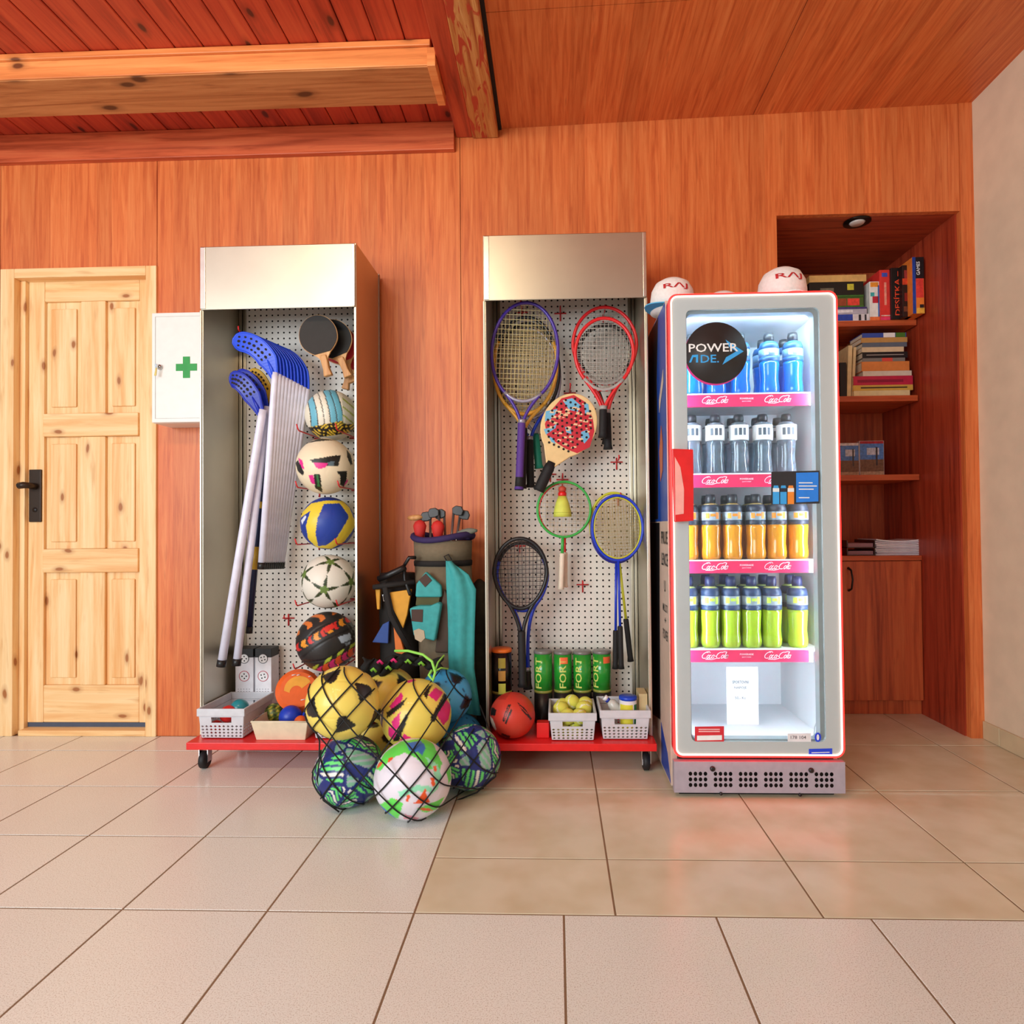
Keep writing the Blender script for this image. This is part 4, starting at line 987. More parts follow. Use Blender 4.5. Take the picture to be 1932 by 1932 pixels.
# rugby ball
def paint_rugby(D):
    C, dp = base_col(D, (206,60,44))
    marks(C, D, [((30,24,24), [(-.32,.34),(-.2,.4),(-.24,-.4),(-.34,-.36)]), ((206,60,44), [(-.28,.26),(-.25,.26),(-.27,-.3),(-.3,-.3)]), ((30,24,24), [(-.16,.22),(-.08,.2),(-.12,-.44),(-.2,-.42)]),
       ((30,24,24), [(.0,.58),(.4,.44),(.86,.12),(.8,.06),(.3,.32)]), ((206,60,44), [(.1,.5),(.6,.28),(.6,.24),(.2,.42)]), ((30,24,24), [(-1,.0),(-.72,.0),(-.7,-.3),(-.92,-.32)]),
       ((234,214,196), [(-1.0,-.34),(-.74,-.44),(-.46,-.78),(-.52,-.98),(-.9,-.7)]), ((30,24,24), [(-.2,-.86),(.2,-.86),(.2,-.96),(-.2,-.98)]), ((180,46,36), [(-.8,.6),(-.4,.9),(-.5,.5),(-.82,.4)])])
    return C, dp
ball('rugby_ball', 'red rugby ball with black stripes lying on the red base', P(967, 1349, 2.605), .0935, paint_rugby, sub=6, sc=(1.0, 1.22, .99), tilt=20)
basket('grey basket full of yellow tennis balls', pxs(1037, 2.545), pxs(1124, 2.545), 2.545, 2.755, P(1080, 1345, 2.545).z)
def paint_tennis(D):
    C, dp = base_col(D, (224,224,92)); th = np.arctan2(D[:,1], D[:,0]); cv = .45*np.cos(2*th); m = np.abs(D[:,2]-cv) < .07; C[m] = (240,240,220); return C, np.where(m, -.02, 0)
TB = [(1058,1338,2.66,'left'), (1079,1325,2.71,'highest'), (1101,1337,2.66,'right'), (1071,1352,2.60,'front left'), (1093,1352,2.60,'front right'), (1060,1378,2.60,'low left'), (1086,1380,2.60,'low middle'), (1062,1332,2.715,'back left'), (1104,1329,2.71,'back right')]
for px, py, Y, w_ in TB: ball('tennis_ball', 'yellow tennis ball in the full basket, %s one' % w_, P(px, py, Y), .0335, paint_tennis, 'tennis balls in the basket', sub=4, rough=.9, tilt=rnd.uniform(0, 180))
basket('grey basket beside the fridge with a blue-lidded tub', pxs(1134, 2.56), pxs(1226, 2.56), 2.56, 2.77, P(1180, 1340, 2.56).z)
# tub with blue lid
Y = 2.63; k = Y/F; xx = P(1185, 1340, Y).x; zt = P(1185, 1316, Y-.03).z; z0 = BZ+.010; r = 16*k
t = thing('plastic_tub', 'round tub with blue lid and yellow label in the basket', 'tub', (xx, Y, z0))
MB().lathe([(r,0),(r,zt-.014-z0)], (xx,Y,z0), 24).build('tub_body', WHITE, t)
MB().lathe([(r*1.06,0),(r*1.06,.010),(r*.98,.0135)], (xx,Y,zt-.0138), 24).build('lid', mat('blue_lid', (28,70,200), .35), t)
for a0, a1, m_ in ((-1.2,.45,mat('label_yellow', (232,220,60), .5)), (.62,1.2,mat('label_green', (30,120,70), .5))):
    b = MB(); V = [(xx+(r+.0008)*math.sin(a0+(a1-a0)*i/8), Y-(r+.0008)*math.cos(a0+(a1-a0)*i/8), zz) for zz in (z0+.02, zt-.03) for i in range(9)]
    b.add(V, [(i, i+1, 10+i, 9+i) for i in range(8)]); b.build('label_print', m_, t)
c = P(1152, 1328, 2.66)
t = thing('water_bottle_small', 'small crumpled clear bottle with white cap in the basket', 'bottle', c)
MB().tube([c+Vector((.03,0,-.05)), c+Vector((.022,0,-.02)), c+Vector((.004,0,.004)), c+Vector((-.008,0,.012))], .02, 14, radii=[.024,.025,.02,.010]).build('bottle_body', mat('cloudy_plastic', (206,206,196), .25), t)
MB().tube([c+Vector((-.009,0,.013)), c+Vector((-.016,0,.020))], .0115, 12).build('bottle_ring', mat('ring_blue', (40,60,170), .4), t)
MB().tube([c+Vector((-.0165,0,.0205)), c+Vector((-.026,0,.029))], .0125, 12).build('bottle_cap', WHITE, t)
t = bx('sponge_block', *(lambda a: (a.x, a.x+.034, 2.64, 2.74, BZ+.012, .30))(P(1205, 1340, 2.66)), mat('tan_card', (206,184,136), .8, bump=.4), None); tag(t, 'tan cardboard piece standing at the right end of the basket', 'box')

# ================================================================== DRINKS FRIDGE
FX0, FX1, FY, FYB = .425, 1.045, 2.33, 2.95
fr = thing('drinks_fridge', 'glass-door drinks fridge with glowing red-edged door and red handle', 'fridge', ((FX0+FX1)/2, 2.64, 0))
WL = mat('fridge_liner', (236,242,246), .35, var=.01); GLB = mat('bezel_glass', (186,194,196), .12, var=.01, coat=.6)
SIDE = mat('fridge_side_beige', (214,188,170), .4); KICK = mat('kick_grey', (168,160,172), .42)
DZ0, DZ1 = .150, 1.864
bx('left_side', FX0, FX0+.025, 2.392, FYB, .02, 1.862, SIDE, fr, bevel=.002)
bx('right_side', FX1-.025, FX1, 2.392, FYB, .02, 1.862, SIDE, fr, bevel=.002)
bx('top_panel', FX0+.0255, FX1-.0255, 2.392, FYB, 1.825, 1.862, mat('fridge_red', (206,30,34), .4), fr)
bx('back_panel', FX0+.0255, FX1-.0255, 2.90, FYB, .02, 1.8245, WL, fr)
bx('cavity_floor', FX0+.0255, FX1-.0255, 2.392, 2.8995, .14, .185, WL, fr)
bx('base_box', FX0+.0255, FX1-.0255, 2.37, 2.89, .0, .1395, BLACK, fr)
bx('liner_side', FX0+.0255, FX0+.0275, 2.392, 2.8995, .1855, 1.8185, WL, fr); bx('liner_side', FX1-.0275, FX1-.0255, 2.392, 2.8995, .1855, 1.8185, WL, fr)
bx('liner_top', FX0+.0255, FX1-.0255, 2.392, 2.8995, 1.819, 1.8245, WL, fr)
# door frame ring
wx0, wx1, wz0, wz1 = .490, .978, .208, 1.803
def ringmesh(o_, i_, y0, y1):
    b = MB(); n = len(o_); V = []
    for y_ in (y0, y1):
        V += [(p[0], y_, p[1]) for p in o_]+[(p[0], y_, p[1]) for p in i_]
    Fs = []
    for k in range(n):
        l = (k+1) % n
        Fs += [(k, l, n+l, n+k), (2*n+l, 2*n+k, 3*n+k, 3*n+l), (l, k, 2*n+k, 2*n+l), (n+k, n+l, 3*n+l, 3*n+k)]
    b.add(V, Fs); return b
ringmesh(rrect(FX0+.012, FX1-.012, DZ0+.012, DZ1-.012, .022), rrect(wx0, wx1, wz0, wz1, .02), FY, FY+.012).build('door_bezel', GLB, fr)
ringmesh(rrect(FX0+.002, FX1-.002, DZ0, DZ1, .03), rrect(wx0-.012, wx1+.012, wz0-.012, wz1+.012, .02), FY+.0125, FY+.055).build('door_frame', mat('door_frame_red', (214,34,38), .35), fr)
ringmesh(rrect(wx0-.0115, wx1+.0115, wz0-.0115, wz1+.0115, .02), rrect(wx0+.004, wx1-.016, wz0+.006, wz1-.012, .02), FY+.0125, FY+.05).build('glazing_spacer', mat('grey_spacer', (150,158,160), .35), fr)
rp = rrect(FX0+.006, FX1-.006, DZ0+.006, DZ1-.006, .027, 8)
MB().tube([(p[0], FY+.004, p[1]) for p in rp], .0068, 10, closed=True).build('red_light_edge', mat('red_glow', (255,30,30), .4, emit=(255,26,24), es=8.0), fr)
rp2 = rrect(FX0+.0105, FX1-.0105, DZ0+.0105, DZ1-.0105, .024, 8)
MB().tube([(p[0], FY-.002, p[1]) for p in rp2], .0030, 8, closed=True).build('light_line', mat('white_glow', (255,226,206), .4, emit=(255,214,190), es=3.0), fr)
gl = bx('glass_pane', wx0-.01, wx1+.01, FY+.003, FY+.007, wz0-.01, wz1+.01, glass_mat('door_glass', (.97,.985,.98)), fr)
# interior light strips
LED = mat('cool_led', (230,244,255), .4, emit=(206,238,255), es=95.0)
for xx in (FX0+.0285, FX1-.0345): bx('led_strip', xx, xx+.006, 2.393, 2.405, .24, 1.78, LED, fr)
bx('led_strip', FX0+.06, FX1-.06, 2.393, 2.412, 1.806, 1.8185, LED, fr)
# handle
a, b_ = P(1272, 985, FY-.03), P(1307, 846, FY-.03)
hd = MB().prism([(a.x,a.z),(b_.x,a.z+.004),(b_.x+.002,b_.z-.004),(a.x-.006,b_.z)], FY-.034, FY-.020).build('handle', RED, fr, bevel=.004)
bx('handle_foot', a.x+.004, a.x+.03, FY-.0195, FY-.0005, a.z+.01, a.z+.04, RED, hd); bx('handle_foot', a.x+.004, a.x+.03, FY-.0195, FY-.0005, b_.z-.04, b_.z-.01, RED, hd)
q0 = P(1276, 980, FY-.034)
MB().prism([(a.x+.004,a.z+.026),(a.x+.034,a.z+.03),(a.x+.036,a.z+.12),(a.x+.024,a.z+.2),(a.x+.004,b_.z-.03)], FY-.0352, FY-.0342).build('handle_inset', mat('handle_pink', (246,170,160), .3), hd)
# kick plate with punched holes
kx0, kx1, kz0, kz1 = .427, 1.048, .018, .132; KY = 2.338
px0, px1 = P(1298, 1470, KY).x, P(1574, 1470, KY).x; pz1, pz0 = P(1430, 1455, KY).z, P(1430, 1487, KY).z
b = MB(); b.perf((px0,KY,pz0),(px1,KY,pz0),(px1,KY,pz1),(px0,KY,pz1), 29, 3, 8, .38, skip=lambda i, j: i % 5 == 4)
for A in ((kx0, kx1, pz1, kz1), (kx0, kx1, kz0, pz0), (kx0, px0, pz0, pz1), (px1, kx1, pz0, pz1)): b.add([(A[0],KY,A[2]),(A[1],KY,A[2]),(A[1],KY,A[3]),(A[0],KY,A[3])], [(0,1,2,3)])
b.add([(kx0,KY,kz0),(kx0,KY,kz1),(kx0,KY+.028,kz1),(kx0,KY+.028,kz0)], [(0,1,2,3)]); b.add([(kx1,KY,kz0),(kx1,KY+.028,kz0),(kx1,KY+.028,kz1),(kx1,KY,kz1)], [(0,1,2,3)]); b.add([(kx0,KY,kz1),(kx1,KY,kz1),(kx1,KY+.028,kz1),(kx0,KY+.028,kz1)], [(0,1,2,3)])
b.build('kick_plate', KICK, fr)
for px, py, rr in ((1344,1450,.0095), (1530,1453,.0095), (1360,1497,.006), (1509,1499,.006)):
    p = P(px, py, KY); MB().lathe([(rr*.7,-.008),(rr,-.005),(rr,0)], p, 14, axis='y').build('screw_cap', BLACK, fr)
for xx in (FX0+.05, FX1-.05):
    for yy in (2.42, 2.86): MB().lathe([(.02,0),(.02,.018)], (xx, yy, .001), 12).build('foot', BLACK, fr)
# side graphics
sx = FX0-.0012
def sidepoly(name, pts, m, lift=0.0): return MB().prism([(p[0], p[1]) for p in pts], sx-lift, sx-lift+.001, plane='yz').build(name, m, fr)
BLV = mat('vinyl_blue', (26,74,170), .3); BKV = mat('vinyl_black', (20,20,24), .35)
sidepoly('blue_graphic', [(2.395,1.02),(2.945,1.02),(2.945,1.855),(2.395,1.855)], BLV)
sidepoly('black_sweep', [(2.61,1.03),(2.94,1.03),(2.94,1.85),(2.55,1.85),(2.60,1.6),(2.59,1.3)], BKV, .0012)
sidepoly('black_sweep', [(2.62,.20),(2.94,.14),(2.94,1.015),(2.58,1.015),(2.60,.7)], BKV, .0003)
sidepoly('blue_graphic', [(2.395,.03),(2.60,.03),(2.60,.195),(2.46,.12)], BLV, .0003)
BRO = mat('vinyl_orange', (196,100,60), .4); CRM = mat('vinyl_cream', (216,196,180), .4)
sidepoly('figure_print', [(2.50,1.40),(2.47,1.33),(2.48,1.22),(2.53,1.18),(2.55,1.30)], BRO, .0024)
sidepoly('slogan_print', [(2.44,1.56),(2.54,1.46),(2.54,1.51),(2.44,1.61)], CRM, .0024)
for s_, zz, ww, hh_ in (('PRUE', .955, .14, .05), ('LENCE', .87, .14, .05), ('U', .765, .03, .045), ('MULTI', .68, .1, .03), ('+', .632, .03, .02), ('POWER', .575, .11, .04)):
    text('side_lettering', s_, Vector((sx-.0006, 2.47, zz)), ww, hh_, BLACK, fr, xd=Vector((0,-1,0)))
# shelves with price strips
STRP = mat('strip_pink', (226,44,92), .35); STRW = mat('strip_white', (252,238,244), .4)
SC = [(0,0),(.02,.2)]
def script_logo(cx_, cz_, w_, h_, yy, parent):
    b = MB()
    def st(pts, wd=.075): ribbon(b, [Vector((cx_+(x+.28*(y_-.5)*.5-.5)*w_, yy, cz_+(y_-.5)*h_)) for x, y_ in pts], wd*h_*1.15)
    st(arc(.13, .55, .11, 60, 300, 12, .42)); st([(.17,.95),(.10,1.02),(.2,1.06),(.26,.9)])
    for ox in (.25, .34): st(arc(ox, .36, .04, 90, 450 if ox < .3 else 330, 10, .24))
    st(arc(.43, .36, .04, 60, 420, 10, .24)); st([(.47,.6),(.46,.2),(.5,.16)])
    st([(.5,.42),(.56,.42)])
    st(arc(.66, .55, .11, 60, 300, 12, .42)); st([(.70,.95),(.78,1.04),(.86,1.0),(.84,.86)]); st([(.6,.14),(.45,-.04),(.2,.02)])
    st(arc(.78, .36, .04, 90, 450, 10, .24)); st([(.86,1.0),(.845,.3),(.87,.14),(.9,.2)]); st(arc(.93, .36, .04, 60, 420, 10, .24)); st([(.97,.6),(.96,.2),(1.0,.16)])
    return b.build('logo_script', STRW, parent)
SHY = 2.455
rows = [(742, 767), (893, 919), (1056, 1081), (1224, 1249)]
SHZ = []
for i, (ya, yb) in enumerate(rows):
    zt, zb = P(1415, ya, SHY).z, P(1415, yb, SHY).z; SHZ.append(zt)
    sh = bx('shelf', FX0+.027, FX1-.027, SHY+.002, 2.88, zt-.012, zt-.001, mat('shelf_white', (226,232,236), .4), fr, bevel=.002)
    x0, x1 = FX0+.04, P(1531, ya, SHY).x
    st_ = bx('price_strip', x0, x1, SHY-.003, SHY+.0015, zb, zt, STRP, sh, bevel=.001)
    bx('strip_end', x1-.012, x1+.004, SHY-.005, SHY-.0032, zb, zt, STRW, sh)
    bx('strip_edge', x0, x1, SHY-.004, SHY-.0031, zt-.004, zt+.001, STRW, sh)
    zc = (zt+zb)/2
    script_logo(P(1349, ya, SHY).x, zc, .104, .028, SHY-.0042, sh); script_logo(P(1467, ya, SHY).x, zc, .104, .028, SHY-.0042, sh)
    text('strip_lettering', 'POWERADE', Vector((P(1408, ya, SHY).x, SHY-.0042, zc+.005)), .052, .007, STRW, sh)
    text('strip_lettering', 'sport water', Vector((P(1408, ya, SHY).x, SHY-.0042, zc-.006)), .036, .005, STRW, sh)
# ---- bottles
CAPB = mat('bottle_cap_black', (40,42,48), .4); LABD = mat('label_dark', (40,48,64), .4); LABW = mat('label_white', (232,238,240), .4)
kinds = [dict(n='blue', liq=mat('drink_blue', (16,130,240), .12, trans=.35, coat=.5), lab=mat('label_blue', (36,86,140), .4), top=mat('drink_blue_light', (70,160,226), .15, coat=.5), h=(625,741), shelf='top shelf'),
         dict(n='clear', liq=mat('drink_clear', (150,170,186), .06, trans=.75, coat=.5), lab=LABW, top=mat('drink_clear_top', (150,166,180), .1, trans=.6), h=(781,893), shelf='second shelf'),
         dict(n='orange', liq=mat('drink_orange', (240,160,32), .12, trans=.3, coat=.5), lab=LABD, top=mat('drink_orange_top', (176,150,90), .15, coat=.5), h=(934,1056), shelf='third shelf'),
         dict(n='lime', liq=mat('drink_lime', (186,220,56), .12, trans=.3, coat=.5), lab=mat('label_navy', (44,62,96), .4), top=mat('drink_lime_top', (186,200,120), .15, coat=.5), h=(1092,1224), shelf='fourth shelf')]
rowsx = [[1306,1352,1397,1452,1497], [1306,1350,1395,1440,1485], [1300,1342,1383,1427,1466,1507], [1300,1341,1380,1419,1457,1506]]
def bottle(kd, i, row, nm, Yb, px):
    K = kinds[kd]; z0 = SHZ[kd]+.0005; H = P(px, K['h'][0], 2.5).z-P(px, K['h'][1], 2.5).z; R = 18.6*2.5/F; xx = P(px, 900, 2.5).x
    xx = P(px, K['h'][1], 2.5).x
    t = thing('drink_bottle', nm, 'bottle', (xx, Yb, z0), '%s drink bottles' % K['n'])
    if kd == 1:
        pr = [(R*.86,0),(R*.92,.01),(R*.9,H*.12),(R*.78,H*.3),(R*.86,H*.46),(R*.92,H*.56)]; lb = (.565,.815); tp = [(R*.88,.82),(R*.6,.86),(R*.32,.89)]
    else:
        pr = [(R*.86,0),(R*.95,.012),(R*.98,H*.1),(R*.88,H*.24),(R*.92,H*.36),(R*.98,H*.48),(R*.98,H*.53)]; lb = (.535,.60) ; tp = None
    MB().lathe(pr, (xx,Yb,z0), 20).build('bottle_body', K['liq'], t)
    if kd == 1:
        MB().lathe([(R*.98,H*lb[0]),(R*.98,H*lb[1])], (xx,Yb,z0), 20).build('label', LABW, t)
        MB().lathe([(R*.9,H*.82),(R*.72,H*.855),(R*.34,H*.885)], (xx,Yb,z0), 20).build('shoulder', K['top'], t)
        bp_ = MB(); rr = R*.985
        for q_ in range(3):
            a0 = -.7+q_*.45; V = [(xx+rr*math.sin(a0+.3*i_/3), Yb-rr*math.cos(a0+.3*i_/3), z0+H*zz) for zz in (.64, .76) for i_ in range(4)]
            bp_.add(V, [(i_, i_+1, 5+i_, 4+i_) for i_ in range(3)])
        bp_.build('label_print', mat('print_dark', (70,80,90), .5), t, kind='stuff')
        cz0 = .8855
    else:
        MB().lathe([(R*.995,H*.532),(R*.995,H*.60)], (xx,Yb,z0), 20).build('lower_band', K['lab'], t)
        MB().lathe([(R*.985,H*.601),(R*.985,H*.73)], (xx,Yb,z0), 20).build('label', mat('label_mid', (150,166,176), .35) if kd != 0 else mat('label_mid_blue', (110,150,186), .35), t)
        MB().lathe([(R*.99,H*.731),(R*.95,H*.79),(R*.82,H*.84)], (xx,Yb,z0), 20).build('upper_band', K['lab'], t)
        MB().lathe([(R*.80,H*.8405),(R*.45,H*.865)], (xx,Yb,z0), 20).build('shoulder', K['top'], t)
        bp_ = MB(); rr = R*.992
        for q_, (a0, w__, za, zb_) in enumerate(((-.75,.4,.63,.71),(-.25,.5,.66,.70),(.3,.35,.62,.72))):
            V = [(xx+rr*math.sin(a0+w__*i_/3), Yb-rr*math.cos(a0+w__*i_/3), z0+H*zz) for zz in (za, zb_) for i_ in range(4)]
            bp_.add(V, [(i_, i_+1, 5+i_, 4+i_) for i_ in range(3)])
        bp_.build('label_print', [mat('pr_white', (236,240,240), .5), mat('pr_or', (240,140,30), .5), mat('pr_lime', (190,220,70), .5)][0 if kd == 0 else 1 if kd == 2 else 2], t, kind='stuff')
        cz0 = .8655
    MB().lathe([(R*.50,H*cz0),(R*.50,H*.95),(R*.44,H*1.0)], (xx,Yb,z0), 16).build('cap', CAPB if kd != 3 else mat('cap_navy', (40,46,90), .4), t)
for kd in range(4):
    n = len(rowsx[kd])
    for i, px in enumerate(rowsx[kd]):
        K = kinds[kd]
        bottle(kd, i, 0, '%s drink bottle, %s from the left in the front row of the %s' % (K['n'], ordn(i), K['shelf']), 2.502, px)
        bottle(kd, i, 1, '%s drink bottle, %s from the left in the second row of the %s' % (K['n'], ordn(i), K['shelf']), 2.592, px+(2 if i % 2 else -1))
# ---- things on and behind the glass
def flat(name, pts, Y, m, parent, th=.0008): return MB().prism([(p.x, p.z) for p in [P(a, b_, Y) for a, b_ in pts]], Y-th, Y, plane='xz').build(name, m, parent)
gy = FY+.0022
c = P(1351, 666, gy); r = 58*gy/F
st_ = MB().lathe([(r,-.0012),(r,0)], c, 48, axis='y').build('round_sticker', mat('sticker_black', (40,36,36), .5), fr)
p2 = c+Vector((-.004, .0005, -.006)); MB().lathe([(r,-.0006),(r,0)], p2, 48, axis='y').build('pink_rim', mat('sticker_pink', (226,60,140), .5), fr)
W_ = mat('logo_white', (240,240,240), .5); B_ = mat('logo_blue', (60,166,236), .5); ly = c.y-.0016
text('logo_lettering', 'POWER', Vector((P(1346, 656, ly).x, ly-.0007, P(1346, 656, ly).z)), 92*ly/F, 16*ly/F, W_, st_)
lo_ = P(1326, 677, ly); text('logo_lettering', 'DE.', Vector((lo_.x+13*ly/F, ly, lo_.z)), 34*ly/F, 15*ly/F, B_, st_)
flat('logo_lettering', [(1300,684),(1306,670),(1317,669),(1317,684),(1313,684),(1313,674),(1308,674),(1304,684)][::-1], ly, B_, st_)
flat('logo_arrow', [(1369,641),(1403,663),(1363,688),(1370,674),(1389,663),(1376,655)][::-1], ly+.0003, B_, st_, .0003)
card = flat('info_card', [(1455,952),(1546,950),(1546,888),(1455,890)], gy, mat('card_dark', (44,42,46), .4), fr, .002)
flat('card_panel', [(1502,948),(1544,946),(1544,891),(1502,892)], gy-.0022, mat('card_blue', (40,130,230), .4), card)
for px, m_ in ((1464, B_), (1478, B_), (1492, mat('card_orange', (240,140,50), .4))):
    flat('bottle_picture', [(px-6,951),(px+6,951),(px+6,925),(px+4,916),(px-4,916),(px-6,925)], gy-.0022, m_, card); flat('bottle_picture_label', [(px-6,928),(px+6,928),(px+6,921),(px-6,921)], gy-.0032, LABD if px == 1478 else LABW, card)
for yy, w_ in ((911, 26), (917, 34), (923, 28), (939, 20)): flat('card_line', [(1507,yy+1),(1507+w_,yy+1),(1507+w_,yy-1),(1507,yy-1)], gy-.0032, W_, card)
rs = flat('warning_sticker', [(1311,1401),(1366,1400),(1366,1370),(1311,1371)], gy, mat('sticker_red', (214,44,56), .4), fr)
flat('sticker_field', [(1315,1397),(1362,1396),(1362,1387),(1315,1388)], gy-.001, W_, rs)
for yy in (1376, 1380): flat('sticker_line', [(1318,yy+1),(1358,yy+1),(1358,yy-1),(1318,yy-1)], gy-.001, mat('line_pale', (244,190,190), .5), rs)
ws = flat('white_sticker', [(1486,1403),(1530,1402),(1530,1383),(1486,1384)], gy, mat('sticker_white', (236,232,236), .5), fr)
text('sticker_lettering', '178 104', Vector((P(1506, 1390, gy).x, gy-.0014, P(1506, 1391, gy).z)), .056, .012, mat('grey_print', (110,104,110), .5), ws)
bs = flat('round_blue_sticker', [(1543+6*math.cos(a), 1391-9*math.sin(a)) for a in [2*math.pi*i/20 for i in range(20)]], gy-.0012, mat('sticker_blue', (36,70,220), .4), fr)
flat('sticker_mark', [(1543+2.4*math.cos(a), 1391-5.6*math.sin(a)) for a in [2*math.pi*i/14 for i in range(14)]], gy-.0022, W_, bs)
b2 = flat('brand_plate', [(1526,1428),(1570,1427),(1570,1412),(1526,1413)], FY-.0004, _M['sticker_blue'], fr)
flat('plate_line', [(1531,1421),(1565,1420),(1565,1418.5),(1531,1419.5)], FY-.0014, W_, b2)
# white card standing on the cavity floor
cy = 2.60; a, b_ = P(1372, 1384, cy), P(1430, 1258, cy)
t = thing('paper_card', 'white paper card with small print standing on the fridge floor', 'card', ((a.x+b_.x)/2, cy, .186))
bx('card_sheet', a.x, b_.x, cy, cy+.004, .1855, b_.z, mat('paper_white', (246,248,250), .6), t)
for s_, yy, w_ in (('SPORTOVNI', 1287, .066), ('NAPOJE', 1298, .05), ('50,- Kc', 1317, .044)):
    p = P(1397, yy, cy-.001); text('card_lettering', s_, p, w_, .012, mat('card_print', (120,136,142), .5), t)
pts = [P(1546,1270,2.42), P(1546,1340,2.42), P(1544,1355,2.43), P(1537,1372,2.45), P(1536,1386,2.46)]
MB().tube(pts, .0022, 6).build('power_cable', mat('cable_grey', (170,176,176), .5), fr)
# ---- caps on the fridge
def cap(label, px, Y, h, R, rot, brim_m, word=True):
    x = P(px, 540, Y).x; z0 = 1.8625
    t = thing('baseball_cap', label, 'cap', (x, Y, z0), 'white caps on the fridge')
    prof = [(R, .0), (R*1.0, h*.35), (R*.94, h*.62), (R*.76, h*.84), (R*.45, h*.96), (R*.12, h)]
    CW = mat('cap_white', (240,236,232), .85, bump=.2, scale=90)
    MB().lathe(prof, (x, Y, z0), 28).build('crown', CW, t)
    MB().lathe([(.008, 0), (.006, .004)], (x, Y, z0+h), 10).build('button', CW, t)
    fd = Vector((math.sin(rot), -math.cos(rot), 0)); sd = Vector((math.cos(rot), math.sin(rot), 0))
    b = MB(); n = 14; V = []
    for lift, th in ((0.003, 0), (.007, 1)):
        for i in range(n+1):
            a = math.radians(-62+124*i/n); V.append(Vector((x, Y, z0))+sd*(R*.96*math.sin(a))+fd*(R*.96*math.cos(a))+Vector((0,0,lift)))
        for i in range(n+1):
            a = math.radians(-62+124*i/n); V.append(Vector((x, Y, z0))+sd*(R*1.0*math.sin(a))+fd*(R*.96*math.cos(a)+.055*math.cos(a*1.35))+Vector((0,0,lift+.0005)))
    m = n+1
    Fs = [(i, m+i, m+i+1, i+1) for i in range(n)]+[(2*m+i+1, 3*m+i+1, 3*m+i, 2*m+i) for i in range(n)]+[(m+i, 3*m+i, 3*m+i+1, m+i+1) for i in range(n)]
    b.add(V, Fs); b.build('brim', brim_m, t)
    if word:
        def bend(p):
            hz = max(0, min(.999, (p.z-z0)/h)); rr = R
            for (r0, h0), (r1, h1) in zip(prof[:-1], prof[1:]):
                if h0 <= hz*h <= h1: rr = r0+(r1-r0)*(hz*h-h0)/max(1e-6, h1-h0)
            rr += .002; d = max(-rr*.95, min(rr*.95, p.x-x)); return Vector((x+d, Y-math.sqrt(rr*rr-d*d), p.z))
        text('lettering', 'R\u039bJ', Vector((x, Y, z0+h*.58)), R*1.08, h*.2, mat('logo_red', (186,30,36), .6), t, bend=bend)
    return t
cap('white cap with red lettering at the left edge of the fridge top, light blue brim', 1268, 2.53, .135, .088, -.9, mat('brim_blue', (80,176,220), .7))
cap('white cap barely showing behind the fridge top, middle one', 1362, 2.66, .125, .085, .2, WHITE, False)
cap('white cap with red lettering on the right of the fridge top', 1475, 2.47, .142, .092, .0, WHITE)

# ================================================================== NICHE FURNITURE
SY = 3.345
lamp = thing('downlight', 'small round recessed spotlight in the niche ceiling', 'lamp', PZ(1617, 418, NZ))
p = PZ(1617, 418, NZ); 
MB().lathe([(.062,-.006),(.062,-.0005)], p, 28).build('ring', mat('lamp_ring', (46,40,38), .3, .8), lamp)
MB().lathe([(.030,-.012),(.036,-.0062)], p, 20).build('bulb', mat('lamp_bulb', (216,206,200), .2), lamp)
def shelf(label, yl, yr):
    zt = (P(1590, yl[0], SY).z+P(1725, yr[0], SY).z)/2; zb = zt-.030
    o = bx('wall_shelf', NX0+.0035, 1.908, SY, NY-.0015, zb, zt, LAMS, None, bevel=.001); o['kind'] = 'structure'; o['label'] = label
    return zt
Z1 = shelf('top niche shelf holding board games', (608,), (600,)); Z2 = shelf('middle niche shelf holding books', (749,), (744,)); Z3 = shelf('lower niche shelf holding two brochures', (898,), (893,))
# lower cabinet
cb = thing('base_cabinet', 'cherry base cabinet with dark bow handle in the niche', 'cabinet', (1.5, 3.5, 0))
ct = (P(1590, 1050, SY).z+P(1740, 1047, SY).z)/2
bx('body', NX0+.0035, 1.9135, SY+.022, NY-.002, .075, ct-.0255, LAMF, cb)
bx('worktop', NX0+.0035, 1.9135, SY, NY-.002, ct-.025, ct, LAMS, cb, bevel=.002)
bx('plinth', NX0+.0035, 1.9135, SY+.03, NY-.01, .001, .0745, LAMF, cb)
xm = P(1594, 1200, SY).x
dr = bx('door', xm-.008, 1.911, SY+.004, SY+.0215, .078, ct-.029, LAMF, cb, bevel=.002)
h0, h1 = P(1601, 1072, SY), P(1602, 1114, SY)
MB().tube([h0+Vector((0,.003,0)), h0+Vector((.004,-.02,-.01)), (h0+h1)/2+Vector((.008,-.026,0)), h1+Vector((.004,-.02,.01)), h1+Vector((0,.003,0))], .0045, 8, radii=[.007,.005,.0045,.005,.007]).build('door_handle', BLACK, dr)
bx('door', NX0+.005, xm-.012, SY+.004, SY+.0215, .078, ct-.029, LAMF, cb, bevel=.002)

